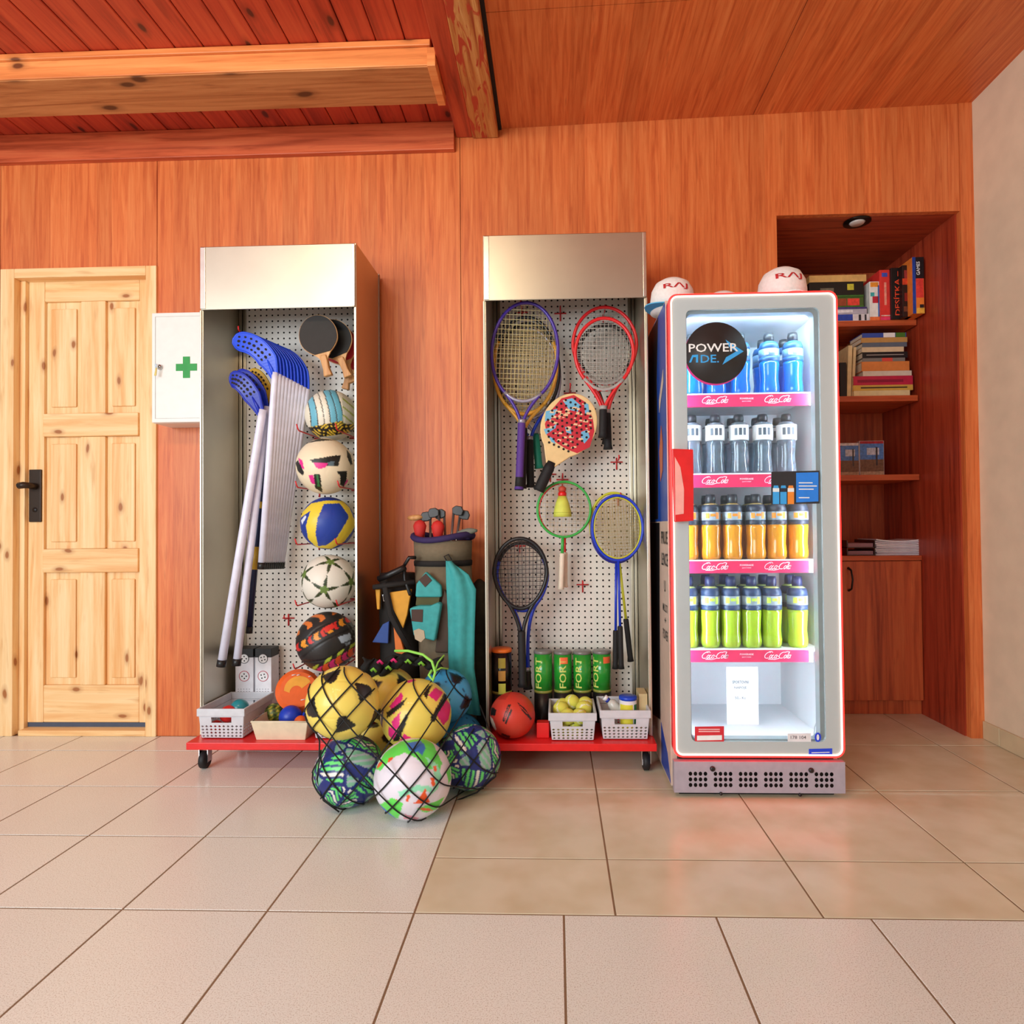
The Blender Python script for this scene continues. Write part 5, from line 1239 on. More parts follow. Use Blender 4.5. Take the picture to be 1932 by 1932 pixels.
# ---- board games and books
PAGE = mat('book_pages', (230,218,196), .85, var=.1, scale=200)
def game(label, x0, x1, y0, y1, z0, z1, c, bands=(), word=None, wm=None, vert=False, cat='board game', name='board_game', group='board games'):
    t = thing(name, label, cat, ((x0+x1)/2, (y0+y1)/2, z0), group)
    bx('box_body', x0, x1, y0, y1, z0, z1, mat('g_%d_%d_%d' % c, c, .45, var=.12), t, bevel=.0015)
    for i, (u0, u1, v0, v1, cc) in enumerate(bands):
        bx('cover_print', x0+(x1-x0)*u0, x0+(x1-x0)*u1, y0-.0008, y0-.0001, z0+(z1-z0)*v0, z0+(z1-z0)*v1, mat('g_%d_%d_%d' % cc, cc, .45, var=.2, scale=60), t)
    if word:
        cc = Vector(((x0+x1)/2, y0-.0012, z0+(z1-z0)*word[1]))
        if vert: text('lettering', word[0], cc, (z1-z0)*word[2], (x1-x0)*word[3], wm, t, xd=Vector((0,0,1)), up=Vector((-1,0,0)))
        else: text('lettering', word[0], cc, (x1-x0)*word[2], (z1-z0)*word[3], wm, t)
    return t
Yg = SY+.012; z = Z1+.0005
sx0, sx1 = 1.36, P(1640, 580, Yg).x
def pz(py, Y=Yg, px=1610): return P(px, py, Y).z
lv = [Z1+.0005, pz(592), pz(579), pz(560), pz(531), pz(518)]
game('white board game box with blue corner, lowest in the flat stack', sx0, sx1, Yg, Yg+.26, lv[0], lv[1]-.0008, (226,222,226), ((.45,.72,.1,.95,(40,70,170)), (.82,.86,.1,.9,(40,40,50)), (.92,.95,.1,.9,(40,40,50))))
game('silver and purple board game box in the flat stack', sx0, sx1-.012, Yg, Yg+.26, lv[1], lv[2]-.0008, (186,182,196), ((.0,1,.7,1,(70,60,120)), (.45,.75,.2,.55,(236,232,236))))
game('green board game box with red emblem in the flat stack', sx0, sx1-.028, Yg, Yg+.26, lv[2], lv[3]-.0008, (70,96,40), ((.4,.68,.1,.85,(150,70,40)), (.7,.92,.15,.85,(230,70,56)), (.0,1,.0,.12,(60,120,40))))
game('black board game box with a yellow lamp picture in the flat stack', sx0, sx1-.028, Yg, Yg+.26, lv[3], lv[4]-.0008, (26,24,20), ((.70,.82,.45,.85,(206,196,60)), (.2,.45,.35,.6,(120,110,90)), (.0,1,.0,.12,(60,110,40))))
game('pale wooden board lying on top of the flat stack of games', sx0, sx1-.012, Yg, Yg+.26, lv[4], lv[5], (222,176,104), ())
def upr(label, pxa, pxb, pyt, Y, c, bands=(), word=None, wm=None):
    x0, x1 = P(pxa, 600, Y).x+.0008, P(pxb, 600, Y).x-.0008; return game(label, x0, x1, Y, Y+.22, Z1+.0005, P((pxa+pxb)/2, pyt, Y).z, c, bands, word, wm, True)
upr('narrow white upright game box with colourful shapes', 1641, 1660, 531, SY+.010, (236,234,228), ((.1,.9,.86,.98,(236,150,50)), (.3,.9,.45,.62,(190,40,60)), (.1,.5,.62,.72,(60,170,170)), (.0,1,.0,.1,(240,120,60)), (.85,1,.1,.9,(70,120,190))))
upr('red upright game box beside the white one', 1660.5, 1682, 509, SY+.004, (226,56,50), ((.2,.7,.86,.94,(70,90,190)), (.4,.6,.3,.75,(240,150,130)), (.1,.9,.08,.1,(246,200,190)), (.05,.95,.0,.06,(236,60,110))))
upr('black upright game box with orange-red vertical lettering', 1682.5, 1703, 505, SY-.012, (20,16,16), (), ('DES\u00cdTKA \u2013', .5, .86, .62), mat('lettering_orange', (240,76,40), .5))
upr('dark upright game box with red figure pictures', 1703.5, 1722, 500, SY-.045, (36,16,14), ((.0,1,.62,.74,(206,66,36)), (.2,.8,.74,.9,(150,50,50)), (.2,.7,.3,.46,(130,30,26)), (.1,.6,.1,.2,(110,60,40))))
upr('blue and orange upright game box at the right end', 1722.5, 1745, 485, SY-.092, (240,130,50), ((.0,.28,.0,1,(34,70,160)), (.28,1,.62,1,(26,22,26)), (.3,.95,.28,.62,(230,66,56)), (.3,1,.0,.1,(240,180,70)), (.6,.95,.1,.16,(30,30,34))), ('GAMES', .8, .24, .3), W_)
# horizontal books
Yk = SY+.010
bk = [('white paperback with yellow spine edge, at the bottom of the book stack', 1610, 1716, 754, 744, (236,222,170)), ('yellow book with dark title on its spine, second from the bottom', 1609, 1722, 743, 733, (222,184,84)),
      ('crimson hardback in the lower part of the book stack', 1610, 1722, 732, 715, (200,36,76)), ('white book lying on the crimson hardback', 1628, 1720, 714, 705, (226,218,200)),
      ('thick orange hardback in the middle of the book stack', 1626, 1716, 704, 686, (226,140,70)), ('thin grey book with a red tab', 1628, 1708, 685, 679, (130,130,126)), ('black book with a silver line on its spine', 1628, 1713, 678, 667, (22,22,26)),
      ('cream book lying under the slate book', 1627, 1706, 666, 657, (226,206,168)), ('slate blue book in the upper part of the stack', 1628, 1712, 656, 648, (96,108,124)), ('tan book second from the top of the stack', 1626, 1713, 647, 639, (196,150,84)), ('thin blue and green magazine on top of the book stack', 1628, 1711, 637, 628, (50,80,170))]
zlo = Z2+.0005; zhi = P(1670, 628, Yk).z; ztot = 754-628
for i, (lb, xa, xb, ya, yb, c) in enumerate(bk):
    z0 = zlo+(754-ya)/ztot*(zhi-zlo); z1 = zlo+(754-yb)/ztot*(zhi-zlo)
    if i+1 < len(bk): z1 = zlo+(754-bk[i+1][3])/ztot*(zhi-zlo)-.0004
    x0, x1 = P(xa, 700, Yk).x, P(xb, 700, Yk).x
    t = thing('book', lb, 'book', ((x0+x1)/2, Yk+.07, z0), 'books stacked on the middle shelf'); m_ = mat('bk_%d' % i, c, .5, var=.08); e = min(.0025, (z1-z0)*.2)
    b = MB(); b.box(x0, x1, Yk, Yk+.003, z0, z1).box(x0, x1, Yk+.0031, Yk+.145, z0, z0+e).box(x0, x1, Yk+.0031, Yk+.145, z1-e, z1); b.build('cover', m_, t)
    bx('page_block', x0+.003, x1-.003, Yk+.0035, Yk+.142, z0+e+.0002, z1-e-.0002, PAGE, t)
    if i == 1: bx('spine_title', x0+.04, x1-.03, Yk-.0008, Yk-.0001, z0+(z1-z0)*.4, z0+(z1-z0)*.65, mat('title_dark', (70,60,40), .6), t)
    if i == 2: bx('spine_title', x0+.02, x1-.05, Yk-.0008, Yk-.0001, z0+(z1-z0)*.3, z0+(z1-z0)*.6, mat('title_crimson', (150,20,60), .6), t)
    if i == 5: bx('spine_tab', x0+.1, x0+.155, Yk-.0008, Yk-.0001, z0, z1, mat('tab_red', (226,80,70), .6), t)
    if i == 6: bx('spine_title', x0+.02, x1-.02, Yk-.0008, Yk-.0001, z0+(z1-z0)*.45, z0+(z1-z0)*.58, mat('title_silver', (170,166,160), .5), t)
    if i == 10:
        bx('spine_title', x0+.11, x0+.17, Yk-.0008, Yk-.0001, z0, z1, W_, t); bx('spine_title', x1-.055, x1-.005, Yk-.0008, Yk-.0001, z0, z1, mat('title_green', (70,120,40), .6), t)
def ubook(label, pxa, pxb, pyt, lean, c, Y, pyb=752):
    x0, x1 = P(pxa, 720, Y).x, P(pxb, 720, Y).x; z0 = Z2+.0005; z1 = P(pxa, pyt, Y).z; dx = lean
    t = thing('book', label, 'book', ((x0+x1)/2, Y+.06, z0), 'upright books on the middle shelf')
    MB().prism([(x0, z0), (x1, z0), (x1+dx, z1), (x0+dx, z1)], Y, Y+.12).build('cover', mat('ub_%d_%d_%d' % c, c, .55, var=.12), t)
    MB().prism([(x0+.003, z1+.0002), (x1-.003, z1+.0002), (x1-.003+dx*.0, z1+.0012), (x0+.003, z1+.0012)], Y+.004, Y+.116).build('page_edge', PAGE, t) if abs(dx) < .001 else None
    return t
ubook('black book with pale picture standing by the fridge', 1585, 1597, 684, 0, (26,20,20), SY+.012)
ubook('cream paperback leaning right against the stack', 1597.5, 1605, 652, .012, (222,200,150), SY+.014)
ubook('second cream paperback leaning right against the stack', 1606, 1611, 655, .016, (216,194,146), SY+.02)
ubook('brown book leaning steeply behind the cream paperbacks', 1588, 1594, 640, .085, (150,100,60), SY+.14)
# brochures on the lower shelf
for i, (xa, xb, yt, lb) in enumerate(((1584, 1620.5, 836, 'picture brochure with blue sky standing nearer the fridge'), (1621.5, 1668, 832, 'picture brochure with tower and blue sky standing on the right'))):
    Y = SY+.10; x0, x1 = P(xa, 860, Y).x, P(xb, 860, Y).x; z0 = Z3+.0005; z1 = P(xa, yt, Y).z; H = z1-z0; W0 = x1-x0
    t = thing('brochure', lb, 'brochure', ((x0+x1)/2, Y, z0), 'picture brochures')
    bx('sheet_pack', x0, x1, Y, Y+.03, z0, z1, mat('brochure_white', (226,222,220), .4), t, bevel=.001)
    def pr(n, u0, u1, v0, v1, c, l): bx(n, x0+W0*u0, x0+W0*u1, Y-l, Y-l+.0004, z0+H*v0, z0+H*v1, mat('br_%d_%d_%d' % c, c, .4, var=.3, scale=70), t)
    pr('sky_print', .02, .98, .45, .92, (90,140,210), .0006); pr('cloud_print', .3, .8, .6, .8, (206,214,230), .001); pr('town_print', .02, .98, .12, .47, (130,96,70), .0012); pr('tower_print', .66, .73, .3, .82, (70,60,60), .0016)
    pr('title_print', .02, .98, .92, .99, (180,40,50) if i else (230,226,230), .001); pr('square_print', .02, .98, .02, .13, (206,176,140), .0014)
# album and paper stack on the cabinet
Y = SY+.03
x0, x1 = P(1598, 1040, Y).x, P(1651, 1040, Y).x; z1 = P(1640, 1019, Y).z
t = thing('document_tray', 'dark glossy letter tray with papers beside the white paper stack', 'tray', ((x0+x1)/2, Y+.1, ct+.0005))
DT = mat('dark_acrylic', (60,16,18), .12, coat=.5)
bx('tray_floor', x0, x1, Y, Y+.22, ct+.0005, ct+.004, DT, t); bx('tray_floor', x0, x1, Y, Y+.22, ct+(z1-ct)*.5, ct+(z1-ct)*.5+.004, DT, t); bx('tray_wall', x1-.004, x1, Y, Y+.22, ct+.0045, z1, DT, t) ; bx('tray_wall', x0, x0+.004, Y, Y+.22, ct+.0045, z1, DT, t)
bx('paper', x0+.008, x1-.008, Y+.004, Y+.21, ct+.0045, ct+(z1-ct)*.3, mat('paper_mauve', (160,120,130), .6), t); bx('paper', x0+.008, x1-.008, Y+.004, Y+.21, ct+(z1-ct)*.5+.0045, ct+(z1-ct)*.8, _M['paper_mauve'], t)
x0, x1 = P(1653, 1040, Y).x, P(1743, 1040, Y).x; z1 = P(1700, 1017, Y).z; H = z1-ct
t = thing('paper_stack', 'stack of white paper sheets with curled edges on the cabinet', 'paper', ((x0+x1)/2, Y+.1, ct+.0005))
NS_ = 9
for i in range(NS_):
    b = MB(); n = 12; V = []
    za = ct+.0006+H*.9*i/NS_; zb = ct+H*.9*(i+1)/NS_-.0006
    for zz in (za, zb):
        for yy in (Y+random.uniform(0,.004), Y+.21):
            for k in range(n+1):
                u = k/n; sag = .012*(i/NS_)*((2*u-1)**2); V.append((x0+(x1-x0)*u+.004*math.sin(i*1.7), yy, zz+sag))
    m = n+1
    Fs = [(k, k+1, 2*m+k+1, 2*m+k) for k in range(n)]+[(2*m+k, 2*m+k+1, 3*m+k+1, 3*m+k) for k in range(n)]+[(m+k+1, m+k, 3*m+k, 3*m+k+1) for k in range(n)]+[(k+1, k, m+k, m+k+1) for k in range(n)]+[(0, 2*m, 3*m, m), (n, m+n, 3*m+n, 2*m+n)]
    b.add(V, Fs); b.build('paper_ream', mat('ream_%d' % (i % 3), ((232,230,236), (222,218,228), (240,238,242))[i % 3], .7), t)

# ================================================================== GOLF BAGS BETWEEN THE STANDS
def loft(mb, secs, n=20, cap=True, a0=0, a1=360):
    V = []
    for (cx_, cy_, z, rx, ry) in secs:
        for k in range(n):
            a = math.radians(a0+(a1-a0)*k/(n if a1-a0 >= 360 else n-1)); V.append((cx_+rx*math.cos(a), cy_+ry*math.sin(a), z))
    full = a1-a0 >= 360; Fs = []
    for i in range(len(secs)-1):
        for k in range(n if full else n-1):
            l = (k+1) % n; Fs.append((i*n+k, i*n+l, (i+1)*n+l, (i+1)*n+k))
    if cap and full: Fs += [tuple(range(n-1, -1, -1)), tuple((len(secs)-1)*n+k for k in range(n))]
    mb.add(V, Fs, 0, True); return mb
TAN = mat('bag_olive', (118,104,82), .85, bump=.4, scale=60); TEAL = mat('bag_teal', (58,160,160), .7, bump=.3, scale=40, var=.1); DKB = mat('bag_dark', (30,26,24), .85, bump=.3); PURP = mat('bag_purple', (50,34,84), .8); BRN = mat('bag_brown', (74,60,50), .85)
gx = P(836, 1020, 2.80).x; zt = P(836, 1012, 2.76).z; R = .128
gb = thing('golf_bag', 'olive and teal golf bag full of clubs between the two stands', 'golf bag', (gx, 2.79, 0))
loft(MB(), [(gx+.03,2.775,.002,.115,.105),(gx+.03,2.775,.05,.122,.112),(gx+.015,2.785,.5,.124,.112),(gx,2.80,zt-.13,R,.115)]).build('bag_body', TAN, gb)
loft(MB(), [(gx,2.80,zt-.1295,R*1.02,.118),(gx,2.80,zt-.11,R*1.03,.119),(gx,2.80,zt-.105,R*1.0,.116)]).build('belt', DKB, gb)
loft(MB(), [(gx,2.80,zt-.1045,R*1.0,.117),(gx,2.80,zt-.02,R*1.03,.12)]).build('collar', TAN, gb)
b = MB(); n = 24
b.tube([(gx+R*1.04*math.cos(2*math.pi*k/n), 2.80+.12*math.sin(2*math.pi*k/n), zt-.004+.012*math.cos(4*math.pi*k/n+.8)) for k in range(n)], .014, 8, closed=True); b.build('padded_rim', PURP, gb)
loft(MB(), [(gx,2.80,zt-.03,R*.95,.11),(gx,2.80,zt-.028,R*.95,.11)]).build('bag_opening', HOLE, gb)
# pockets
def pocket(name, pts, Y0_, th, m, parent, bev=.008): 
    return MB().prism([(p.x, p.z) for p in [P(a, b_, Y0_) for a, b_ in pts]][::-1], Y0_, Y0_+th).build(name, m, parent, bevel=bev, seg=3)
flap = pocket('pocket_flap', [(783,1127),(833,1127),(832,1105),(803,1078),(785,1102)], 2.640, .03, TEAL, gb)
pocket('leather_patch', [(790,1094),(802,1108),(815,1095),(803,1082)], 2.637, .0025, mat('patch_brown', (70,46,36), .7), flap, .001)
pk = pocket('front_pocket', [(772,1148),(780,1200),(820,1210),(832,1140),(826,1137),(812,1143),(790,1143)], 2.615, .05, TEAL, gb)
pocket('leather_patch', [(776,1150),(776,1172),(797,1174),(798,1150)], 2.612, .0025, _M['patch_brown'], pk, .001)
pocket('badge', [(780,1190),(783,1206),(794,1212),(802,1204),(800,1190),(790,1186)], 2.612, .0025, mat('badge_tan', (190,170,140), .6), pk, .001)
pocket('pocket_mesh', [(784,1142),(827,1142),(830,1125),(786,1125)], 2.652, .02, mat('olive_dark', (86,84,52), .9), gb, .002)
pocket('side_pocket', [(820,1232),(846,1232),(848,1150),(852,1135),(838,1112),(832,1140)], 2.655, .04, BRN, gb)
# teal rain hood hanging at the right
pts_l = [(842,1058),(842,1100),(845,1160),(846,1230),(850,1300),(872,1345)]; pts_r = [(852,1060),(884,1084),(898,1112),(896,1180),(894,1260),(906,1350)]
b = MB(); V = []; m_ = 9
rows_ = []
for i in range(len(pts_l)-1):
    for s_ in (0, .5): rows_.append((tuple(pts_l[i][q]+(pts_l[i+1][q]-pts_l[i][q])*s_ for q in (0, 1)), tuple(pts_r[i][q]+(pts_r[i+1][q]-pts_r[i][q])*s_ for q in (0, 1))))
rows_.append((pts_l[-1], pts_r[-1]))
for r_, (l_, q_) in enumerate(rows_):
    for k in range(m_):
        u = k/(m_-1); Y = 2.665-.022*math.sin(u*math.pi)-.008*math.cos(u*11+r_*.25); V.append(P(l_[0]+(q_[0]-l_[0])*u, l_[1]+(q_[1]-l_[1])*u, Y))
b.add(V, [(i*m_+k+1, i*m_+k, (i+1)*m_+k, (i+1)*m_+k+1) for i in range(len(rows_)-1) for k in range(m_-1)], 0, True)
b.build('rain_hood', TEAL, gb, solid=.012)
MB().tube([P(844,1060,2.66), P(838,1050,2.67), P(846,1046,2.68), P(852,1056,2.67)], .003, 6).build('hood_ring', DKB, gb)
# clubs
CLH = mat('club_steel', (70,70,70), .45, .6); SHF = mat('club_shaft', (130,132,136), .3, .8)
cl_l = [((812,975),(812,1010),'steel iron club leaning furthest left in the golf bag','iron',2.80), ((826,968),(834,1012),'steel iron club with head turned left in the golf bag','iron',2.78), ((838,970),(840,1012),'steel iron club in the middle of the golf bag','iron',2.80), ((856,964),(852,1012),'tall steel iron club right of the middle in the golf bag','iron',2.79), ((868,972),(862,1012),'steel iron club at the right of the golf bag','iron',2.81)]
for (hx, hy), (sx_, sy_), lb, kd, Y in cl_l:
    a, e = P(hx, hy, Y), P(sx_, sy_, Y); ax = (e-a).normalized(); e2 = e+ax*.30
    t = thing('golf_club', lb, 'golf club', e2, 'golf clubs in the bag')
    MB().tube([a, e2], .0058, 8).build('shaft', SHF, t)
    b = MB(); s_ = -1 if hx < 845 else 1
    out = [(0,.012),(.02,.022),(.05,.018),(.06,.0),(.05,-.02),(.02,-.018),(0,-.01)]
    b.prism([(a.x+s_*u*.85-.006*s_, a.z+v*1.1) for u, v in (out if s_ > 0 else out[::-1])], a.y-.009, a.y+.009); b.build('club_head', CLH, t, bevel=.004)
for px, py, r_, c_, lb in ((792, 992, .030, (196,40,36), 'red padded driver headcover at the left of the golf bag'), (826, 993, .030, (206,40,34), 'red round headcover among the irons')):
    p = P(px, py, 2.76); t = thing('club_headcover', lb, 'headcover', p, 'golf clubs in the bag')
    loft(MB(), [(p.x,p.y,p.z-.06,.016,.016),(p.x,p.y,p.z-.03,r_*.8,r_*.7),(p.x,p.y,p.z,r_,r_*.9),(p.x,p.y,p.z+.018,r_*.7,r_*.6),(p.x,p.y,p.z+.026,r_*.2,r_*.2)], 16).build('cover', mat('hc_%d' % px, c_, .7), t)
    MB().tube([(p.x,p.y,p.z-.28),(p.x,p.y,p.z-.058)], .008, 8).build('shaft', SHF, t)
p = P(786, 977, 2.80); t = thing('wooden_driver', 'pale wooden driver head sticking out at the left of the golf bag', 'golf club', p, 'golf clubs in the bag')
loft(MB(), [(p.x-.01,p.y,p.z-.012,.02,.016),(p.x-.006,p.y,p.z-.002,.038,.024),(p.x-.004,p.y,p.z+.008,.034,.022),(p.x,p.y,p.z+.014,.012,.01)], 16).build('club_head', WOODH, t)
MB().tube([p+Vector((.02,0,-.003)), p+Vector((.06,0,-.3))], .006, 8).build('shaft', SHF, t)
p = P(886, 1004, 2.76); t = thing('club_headcover', 'grey cloth headcover drooping over the right rim of the golf bag', 'headcover', p, 'golf clubs in the bag')
loft(MB(), [(p.x-.04,p.y,p.z-.02,.02,.02),(p.x-.01,p.y,p.z+.002,.045,.025),(p.x,p.y,p.z+.012,.035,.02),(p.x,p.y,p.z+.018,.01,.01)], 14).build('cover', mat('hc_grey', (120,122,110), .8), t)
# yellow and black carry bag
yx = P(742, 1130, 2.71).x
yb = thing('carry_bag', 'yellow and black carry bag leaning beside the left stand', 'bag', (yx, 2.795, 0))
loft(MB(), [(yx+.01,2.795,.002,.085,.09),(yx+.01,2.795,.4,.088,.09),(yx,2.80,.62,.085,.085),(yx-.005,2.805,.80,.078,.075)]).build('bag_body', DKB, yb)
YEL = mat('bag_yellow', (226,160,50), .7, bump=.2)
pocket('yellow_panel', [(735,1118),(742,1150),(760,1186),(768,1160),(776,1112)], 2.695, .02, YEL, yb, .003)
pocket('yellow_panel', [(742,1180),(746,1232),(764,1236),(756,1205)], 2.695, .02, mat('bag_orange', (226,120,50), .7), yb, .003)
pocket('yellow_panel', [(708,1112),(711,1150),(716,1150),(717,1112)], 2.700, .02, YEL, yb, .003)
pocket('blue_panel', [(702,1212),(732,1214),(734,1172),(722,1178)], 2.690, .02, mat('bag_blue', (50,80,150), .7), yb, .003)
MB().tube([P(704,1108,2.685), P(735,1104,2.685), P(782,1098,2.695)], .011, 8).build('top_band', DKB, yb)
MB().tube([P(715,1092,2.695), P(735,1084,2.675), P(757,1074,2.675), P(764,1070,2.685)], .014, 10).build('carry_handle', BLACK, yb)
MB().tube([P(784,1052,2.68), P(772,1052,2.66), P(762,1068,2.705), P(764,1094,2.705), P(774,1122,2.66)], .008, 8).build('strap', BLACK, yb)
MB().tube([P(724,1100,2.685), P(728,1118,2.675), P(736,1160,2.675), P(752,1190,2.675), P(772,1222,2.685)], .012, 8, flat=.4).build('strap', DKB, yb)
MB().tube([P(722,1122,2.680), P(733,1122,2.680), P(735,1132,2.680), P(724,1134,2.680)], .0022, 6, closed=True).build('buckle', CHROME, yb)
# dark bag squeezed beside the right stand
dx = P(904, 1200, 2.86).x
t = thing('dark_bag', 'dark brown soft bag squeezed between golf bag and right stand', 'bag', (dx, 2.88, 0))
loft(MB(), [(dx,2.91,.002,.055,.07),(dx,2.91,.3,.055,.07),(dx,2.92,.62,.048,.06),(dx-.004,2.93,.74,.03,.04),(dx-.006,2.93,.76,.008,.01)]).build('bag_body', mat('bag_camo', (58,50,38), .9, bump=.6, var=.5, scale=14), t)

# ================================================================== NET OF FOOTBALLS
def align2(d1, d2, v1, v2):
    """matrix R with d1@R = v1 and d2@R close to v2 (directions as row vectors)"""
    def fr_(a, b_):
        a = a/np.linalg.norm(a); b_ = b_-a*(a@b_); b_ = b_/np.linalg.norm(b_); return np.stack([a, b_, np.cross(a, b_)])
    return fr_(np.array(d1, float), np.array(d2, float)).T@fr_(v1, v2)
def vdir(u, v): return (u, -math.sqrt(max(0, 1-u*u-v*v)), v)
_adj = np.argsort(-(ICO@ICO[0]))[1]
def deco_navy(pu, pv, hu, hv):
    hexn = DOD[np.argsort(-(DOD@ICO[0]))[0]]
    R = align2(vdir(pu, pv), vdir(hu, hv), ICO[0], hexn)
    A = np.concatenate([ICO, DOD]); ax = np.zeros_like(A); kind = np.zeros(len(A), int)
    ring = np.argsort(-(DOD@ICO[0]))[:5]; e1 = hexn-ICO[0]*(hexn@ICO[0]); e1 /= np.linalg.norm(e1); e2 = np.cross(ICO[0], e1)
    order = sorted(ring, key=lambda i: math.atan2(DOD[i]@e2, DOD[i]@e1) % (2*math.pi-.01))
    for i in range(len(DOD)): kind[12+i] = 1+(i % 2)
    for q, i in enumerate(order): kind[12+i] = (0, 1, 2, 1, 2)[q]
    for i in range(len(A)):
        p = A[i]
        if i < 12: t = ICO[np.argsort(-(ICO@p))[1]]
        else:
            c3 = np.argsort(-(ICO@p))[:3]; t = ICO[max(c3, key=lambda j: ICO[j]@ICO[0])]; t = p-t
        t = t-p*(t@p); ax[i] = t/np.linalg.norm(t)
    def f(D):
        k, gap, E_ = truncico(D, R); C, dp = base_col(D, (26,42,116)); dp = groove(dp, gap, .02, .012)
        N_ = A[k]; t = ax[k]; b_ = np.cross(N_, t); x, y_ = (E_*t).sum(1), (E_*b_).sum(1); inn = gap > .034; kd = kind[k]
        soft = inn & (kd == 0); C[soft] = (122,184,150); C[soft & (np.sin(34*x+18*y_) > .35)] = (166,178,184)
        g1, wh = np.array((104,226,118.)), np.array((236,232,224.))
        v = x-.75*np.abs(y_)+.34; bi = np.floor(v/.135).astype(int); on = (v/.135-bi) < .6
        m = inn & (kd == 1) & on; C[m] = g1; C[m & (bi % 3 == 1)] = wh
        v = y_+.36; bi = np.floor(v/.15).astype(int); on = (v/.15-bi) < .58
        m = inn & (kd == 2) & on; C[m] = g1; C[m & (bi % 4 == 3)] = wh
        return C, dp
    return f
def deco_pink(D):
    C, dp = base_col(D, (238,214,96))
    K_, P_ = (26,24,22), (228,40,130)
    marks(C, D, [(P_, [(-.72,.26),(-.40,.62),(-.34,.44),(-.60,.04)]), (K_, [(-.80,.1),(-.24,.46),(-.34,.26),(-.78,-.06)]), (P_, [(-.66,-.14),(-.42,.1),(-.44,-.3),(-.62,-.42)]), (P_, [(-.74,-.26),(-.4,-.42),(-.58,-.68),(-.74,-.5)]),
        (K_, [(-.22,-.08),(-.2,.08),(-.3,-.02),(-.64,-.66),(-.46,-.66)]), (P_, [(-.32,-.48),(.0,-.68),(-.2,-.9),(-.48,-.72)]), (K_, [(.2,.52),(.36,.76),(.46,.78),(.36,.58),(.3,.38)]), (P_, [(.34,.5),(.54,.7),(.76,.56),(.56,.3)]),
        (K_, [(.8,.54),(.9,.46),(.5,-.22),(.36,-.2),(.42,-.06)]), (P_, [(.56,-.06),(.84,.36),(.98,.2),(.9,-.2),(.74,-.34)]), (K_, [(.02,-.62),(.12,-.62),(.1,-.72)]), (P_, [(-.3,.92),(-.05,.99),(.0,.92),(-.2,.86)]), (K_, [(-.94,.2),(-.88,.2),(-.92,-.3),(-.98,-.2)])])
    k, gap, _ = truncico(D, rotm(30, 10, 25)); dp = groove(dp, gap, .014, .006); return C, dp
def deco_white(D):
    C, dp = base_col(D, (232,226,236))
    g_, b_, o_, m_ = (104,228,90), (60,120,200), (240,90,40), (150,232,190)
    marks(C, D, [(g_, [(-.95,.3),(-.7,.68),(-.3,.92),(.3,.96),(.52,.82),(.74,.3),(.66,.12),(.36,.2),(.1,.46),(-.2,.62),(-.55,.5),(-.8,.24)]), (b_, [(-.18,.86),(.22,.9),(.34,.7),(.24,.52),(.14,.62),(-.02,.6),(-.1,.72)]), (m_, [(.3,.5),(.62,.28),(.72,.0),(.6,-.3),(.42,-.42),(.56,-.1),(.5,.16)]),
        (o_, [(-.88,.42),(-.74,.5),(-.78,.38),(-.9,.3)]), (o_, [(-.6,.52),(-.48,.56),(-.5,.48),(-.62,.42)]), (o_, [(.5,.24),(.58,.26),(.6,.12),(.54,.12)]), (o_, [(.42,-.04),(.52,.0),(.56,-.2),(.48,-.22)]),
        (m_, [(-.36,-.28),(.1,-.16),(.44,-.22),(.5,-.36),(.1,-.3),(-.3,-.42)]), (o_, [(.3,-.26),(.4,-.58),(.0,-.58),(.12,-.5)]), (o_, [(-.04,-.34),(-.12,-.52),(-.18,-.5),(-.14,-.38)]), (o_, [(-.46,-.44),(-.38,-.44),(-.44,-.6),(-.52,-.56)]),
        (g_, [(-.86,-.56),(-.5,-.4),(-.24,-.56),(-.36,-.9),(-.6,-.86)]), (b_, [(-.86,-.56),(-.8,-.56),(-.4,-.92),(-.5,-.94)]), (g_, [(.1,-.7),(.5,-.6),(.8,-.5),(.6,-.78),(.3,-.82)]), (g_, [(.84,.1),(.96,.2),(.98,-.1),(.9,-.2)]), ((240,160,180), [(-.2,-.8),(.14,-.92),(.1,-.98),(-.24,-.92)]), (o_, [(.14,-.68),(.4,-.72),(.5,-.8),(.24,-.76)])])
    k, gap, _ = truncico(D, rotm(10, 30, 15)); dp = groove(dp, gap, .014, .006); return C, dp
def deco_spots(D):
    C, dp = base_col(D, (24,22,22)); q = np.sin(15*D[:,0]+3*np.sin(8*D[:,2]))*np.sin(17*D[:,2]+2*np.sin(9*D[:,0])); C[q > .72] = (130,210,70)
    C[(np.sin(5*D[:,0]+1)*np.sin(6*D[:,2]) > .6)] = (224,44,120); return C, dp
YB, BK = (240,216,100), (26,24,22)
